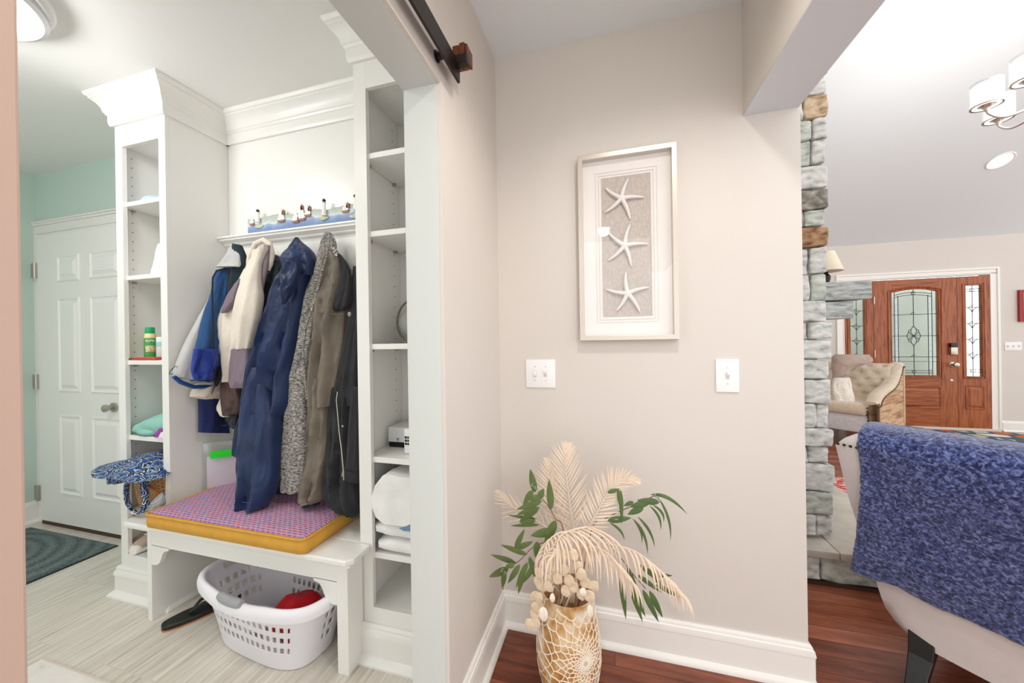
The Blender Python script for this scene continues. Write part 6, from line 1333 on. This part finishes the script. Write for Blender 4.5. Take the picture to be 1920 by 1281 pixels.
for nm, (x, y), lab in (('a', (.22, .62), 'round recessed ceiling light in the hall ceiling above the picture wall'), ('b', (-.05, -1.15), 'round recessed ceiling light in the hall ceiling behind the viewer')):
    t = thing('recessed_light', (x, y, 2.5), lab, 'recessed light')
    build('trim_ring', MB().lathe([(.07, -.001), (.09, -.001), (.09, .004), (.07, .006)], (x, y, 2.5), n=40, axis=(0, 0, -1), cap=False), TRIM, t); build('lens', MB().lathe([(.072, .0015), (.03, .003), (0, .003)], (x, y, 2.5), n=40, axis=(0, 0, -1)), emit_mat('downlight_glow', (1, .97, .93, 1), 6), t)

# ------------------------------------------------------------------ cream chair with blue fleece blanket
U = Vector((.707, -.707, 0)); D = Vector((.707, .707, 0)); B0 = Vector((1.015, 1.689, 0))
CHM = fab('cream_upholstery', C(224, 219, 217), bs=500, vs=20, bump=.15, var=.03)
t = thing('upholstered_chair', B0+U*.32+D*.25, 'cream upholstered chair with black legs, seen from behind under the blue blanket', 'chair')
CW = .66
def cpt(u, z, o=0):
    """outer back surface of the chair: u along the back, z height, o outwards (towards the viewer)"""
    f = max(0, (z-.13)/.74); lean = .17*f**1.1
    fl = .07*f**.9*(1-2*u/CW)
    p = B0+U*(u-fl)-D*(lean+o+.03*(1-(2*u/CW-1)**2)); p.z = z
    return p
m = MB(); NZ = 20; rings = []
for j in range(NZ+1):
    f = j/NZ; z = .13+(.865-.13)*f
    th = .16 if f < .3 else .16-.04*(f-.3)
    ring = []
    nu = 16
    inset = .055*(1-min(1, f/.13))**2-.034*min(1, f*1.5)
    crn = .03*max(0, (f-.95)/.05)**2
    for i in range(nu+1):
        u = (inset+crn)+(CW-2*inset-2*crn)*i/nu; ring.append(cpt(u, z-.0*f, -.012 if i in (0, nu) else 0))
    for i in range(nu, -1, -1):
        u = (inset+crn)+(CW-2*inset-2*crn)*i/nu; ring.append(cpt(u, z, -th+(.012 if i in (0, nu) else 0)))
    rings.append(ring)
top = [p.copy() for p in rings[-1]]
c = sum(top, Vector())/len(top); rings.append([c+(p-c)*.9+Vector((0, 0, .014)) for p in top]); rings.append([c+(p-c)*.6+Vector((0, 0, .022)) for p in top])
m.loft(rings); build('back', m, CHM, t, angle=60)
def inner(u, d, z): return B0+U*u+D*d+Vector((0, 0, z))
ux = lambda x0, x1, d0, d1, z0, z1, b: MB().box(x0, x1, d0, d1, z0, z1, b).xf(Matrix(((U.x, D.x, 0, B0.x), (U.y, D.y, 0, B0.y), (0, 0, 1, 0), (0, 0, 0, 1))))
build('seat', ux(.05, CW-.05, .05, .62, .14, .40, .03), CHM, t); build('seat_cushion', ux(.06, CW-.06, .06, .63, .39, .50, .04), CHM, t, angle=60)
for u in (.06, CW-.11):
    P = [inner(u+.025, .02, .18), inner(u+.025, -.005, .10), inner(u+.022, -.035, .05), inner(u+.02, -.07, 0)]
    m = MB(); rings = []
    for k, p in enumerate(P):
        w = [.034, .031, .027, .024][k]; rings.append([p+U*a*w+D*b*w for a, b in ((-1, -1), (1, -1), (1, 1), (-1, 1))])
    m.loft(rings); build('leg', m, mat('black_lacquer', C(18, 15, 15), .25), t, smooth=False, bevel=.003, label='black curved back leg')
    m = MB(); p = inner(u+.025, .58, .0); m.loft([[p+U*a*w+D*b*w+Vector((0, 0, z)) for a, b in ((-1, -1), (1, -1), (1, 1), (-1, 1))] for w, z in ((.017, 0), (.026, .15))]); build('leg', m, mat('black_lacquer', C(18, 15, 15), .25), t, smooth=False, bevel=.003, label='black front leg')
m = MB()
for k in range(46):
    u = -.022+(CW+.044)*k/45; p = cpt(u, .838, .001); m.ball(p, .0052, (1, 1, 1), 8)
build('nailheads', m, mat('nail_black', C(52, 40, 36), .35, .5), t, label='dark nailheads under the top edge')
# blanket draped over the chair back
def fleece():
    m, nt, b = nodes('blue_fleece'); b.inputs['Roughness'].default_value = .95; b.inputs['Sheen Weight'].default_value = .5; b.inputs['Specular IOR Level'].default_value = .1
    tc = nt.nodes.new('ShaderNodeTexCoord'); n = nt.nodes.new('ShaderNodeTexNoise'); n.inputs['Scale'].default_value = 100; n.inputs['Detail'].default_value = 3; n.inputs['Distortion'].default_value = .8; nt.links.new(tc.outputs['Object'], n.inputs['Vector'])
    r = nt.nodes.new('ShaderNodeValToRGB'); el = r.color_ramp.elements; el[0].position = .36; el[0].color = C(24, 30, 68); el[1].position = .68; el[1].color = C(120, 134, 182); e = el.new(.5); e.color = C(58, 70, 124)
    nt.links.new(n.outputs['Fac'], r.inputs[0]); nt.links.new(r.outputs[0], b.inputs['Base Color'])
    bp = nt.nodes.new('ShaderNodeBump'); bp.inputs['Strength'].default_value = .9; bp.inputs['Distance'].default_value = .006; nt.links.new(n.outputs['Fac'], bp.inputs['Height']); nt.links.new(bp.outputs[0], b.inputs['Normal']); return m
BLU0 = .035
HEM = lambda s: .335+.015*math.exp(-((s-.14)/.06)**2)-.01*s
LEFT = lambda f: -.095*f**1.7
m = MB(); NU, NT = 90, 110; V = []
ub0, ub1 = BLU0, CW-.02
def blk(s, t_):
    """s 0..1 along the back, t_ 0..1 from the front hem over the top to the rear hem"""
    zt = .905
    le = s  # left edge wander
    rear = 1-t_
    u = ub0+(ub1-ub0)*s
    if t_ < .22:
        f = t_/.22; z = .60+(zt-.60)*f; o = -.19
        p = cpt(u, min(z, .86), o); p.z = z; return p
    if t_ < .36:
        f = (t_-.22)/.14; a = pi*f; r = .098
        p = cpt(u, .86, -.088-r*cos(a)); p.z = .86+.055*sin(a)**.8; return p
    f = (t_-.36)/.64
    zb = HEM(s)
    z = .86+(zb-.86)*f
    wob = .012*sin(s*9+f*2)*f+.010*noise.noise(Vector((s*4, f*3, 2)))+.02*f*(1-s)**2
    uu = u+LEFT(f)*(1-s)**3
    return cpt(uu, z, .016+wob)
for j in range(NT+1):
    V.append([m.bm.verts.new(blk(i/NU, j/NT)) for i in range(NU+1)])
for j in range(NT):
    for i in range(NU): m.bm.faces.new((V[j][i], V[j][i+1], V[j+1][i+1], V[j+1][i]))
for v in m.bm.verts: v.co += noise.noise_vector(v.co*70)*.003
build('fleece_blanket', m, fleece(), angle=80, solid=.022, label='blue fleece blanket draped over the back of the cream chair', cat='blanket')
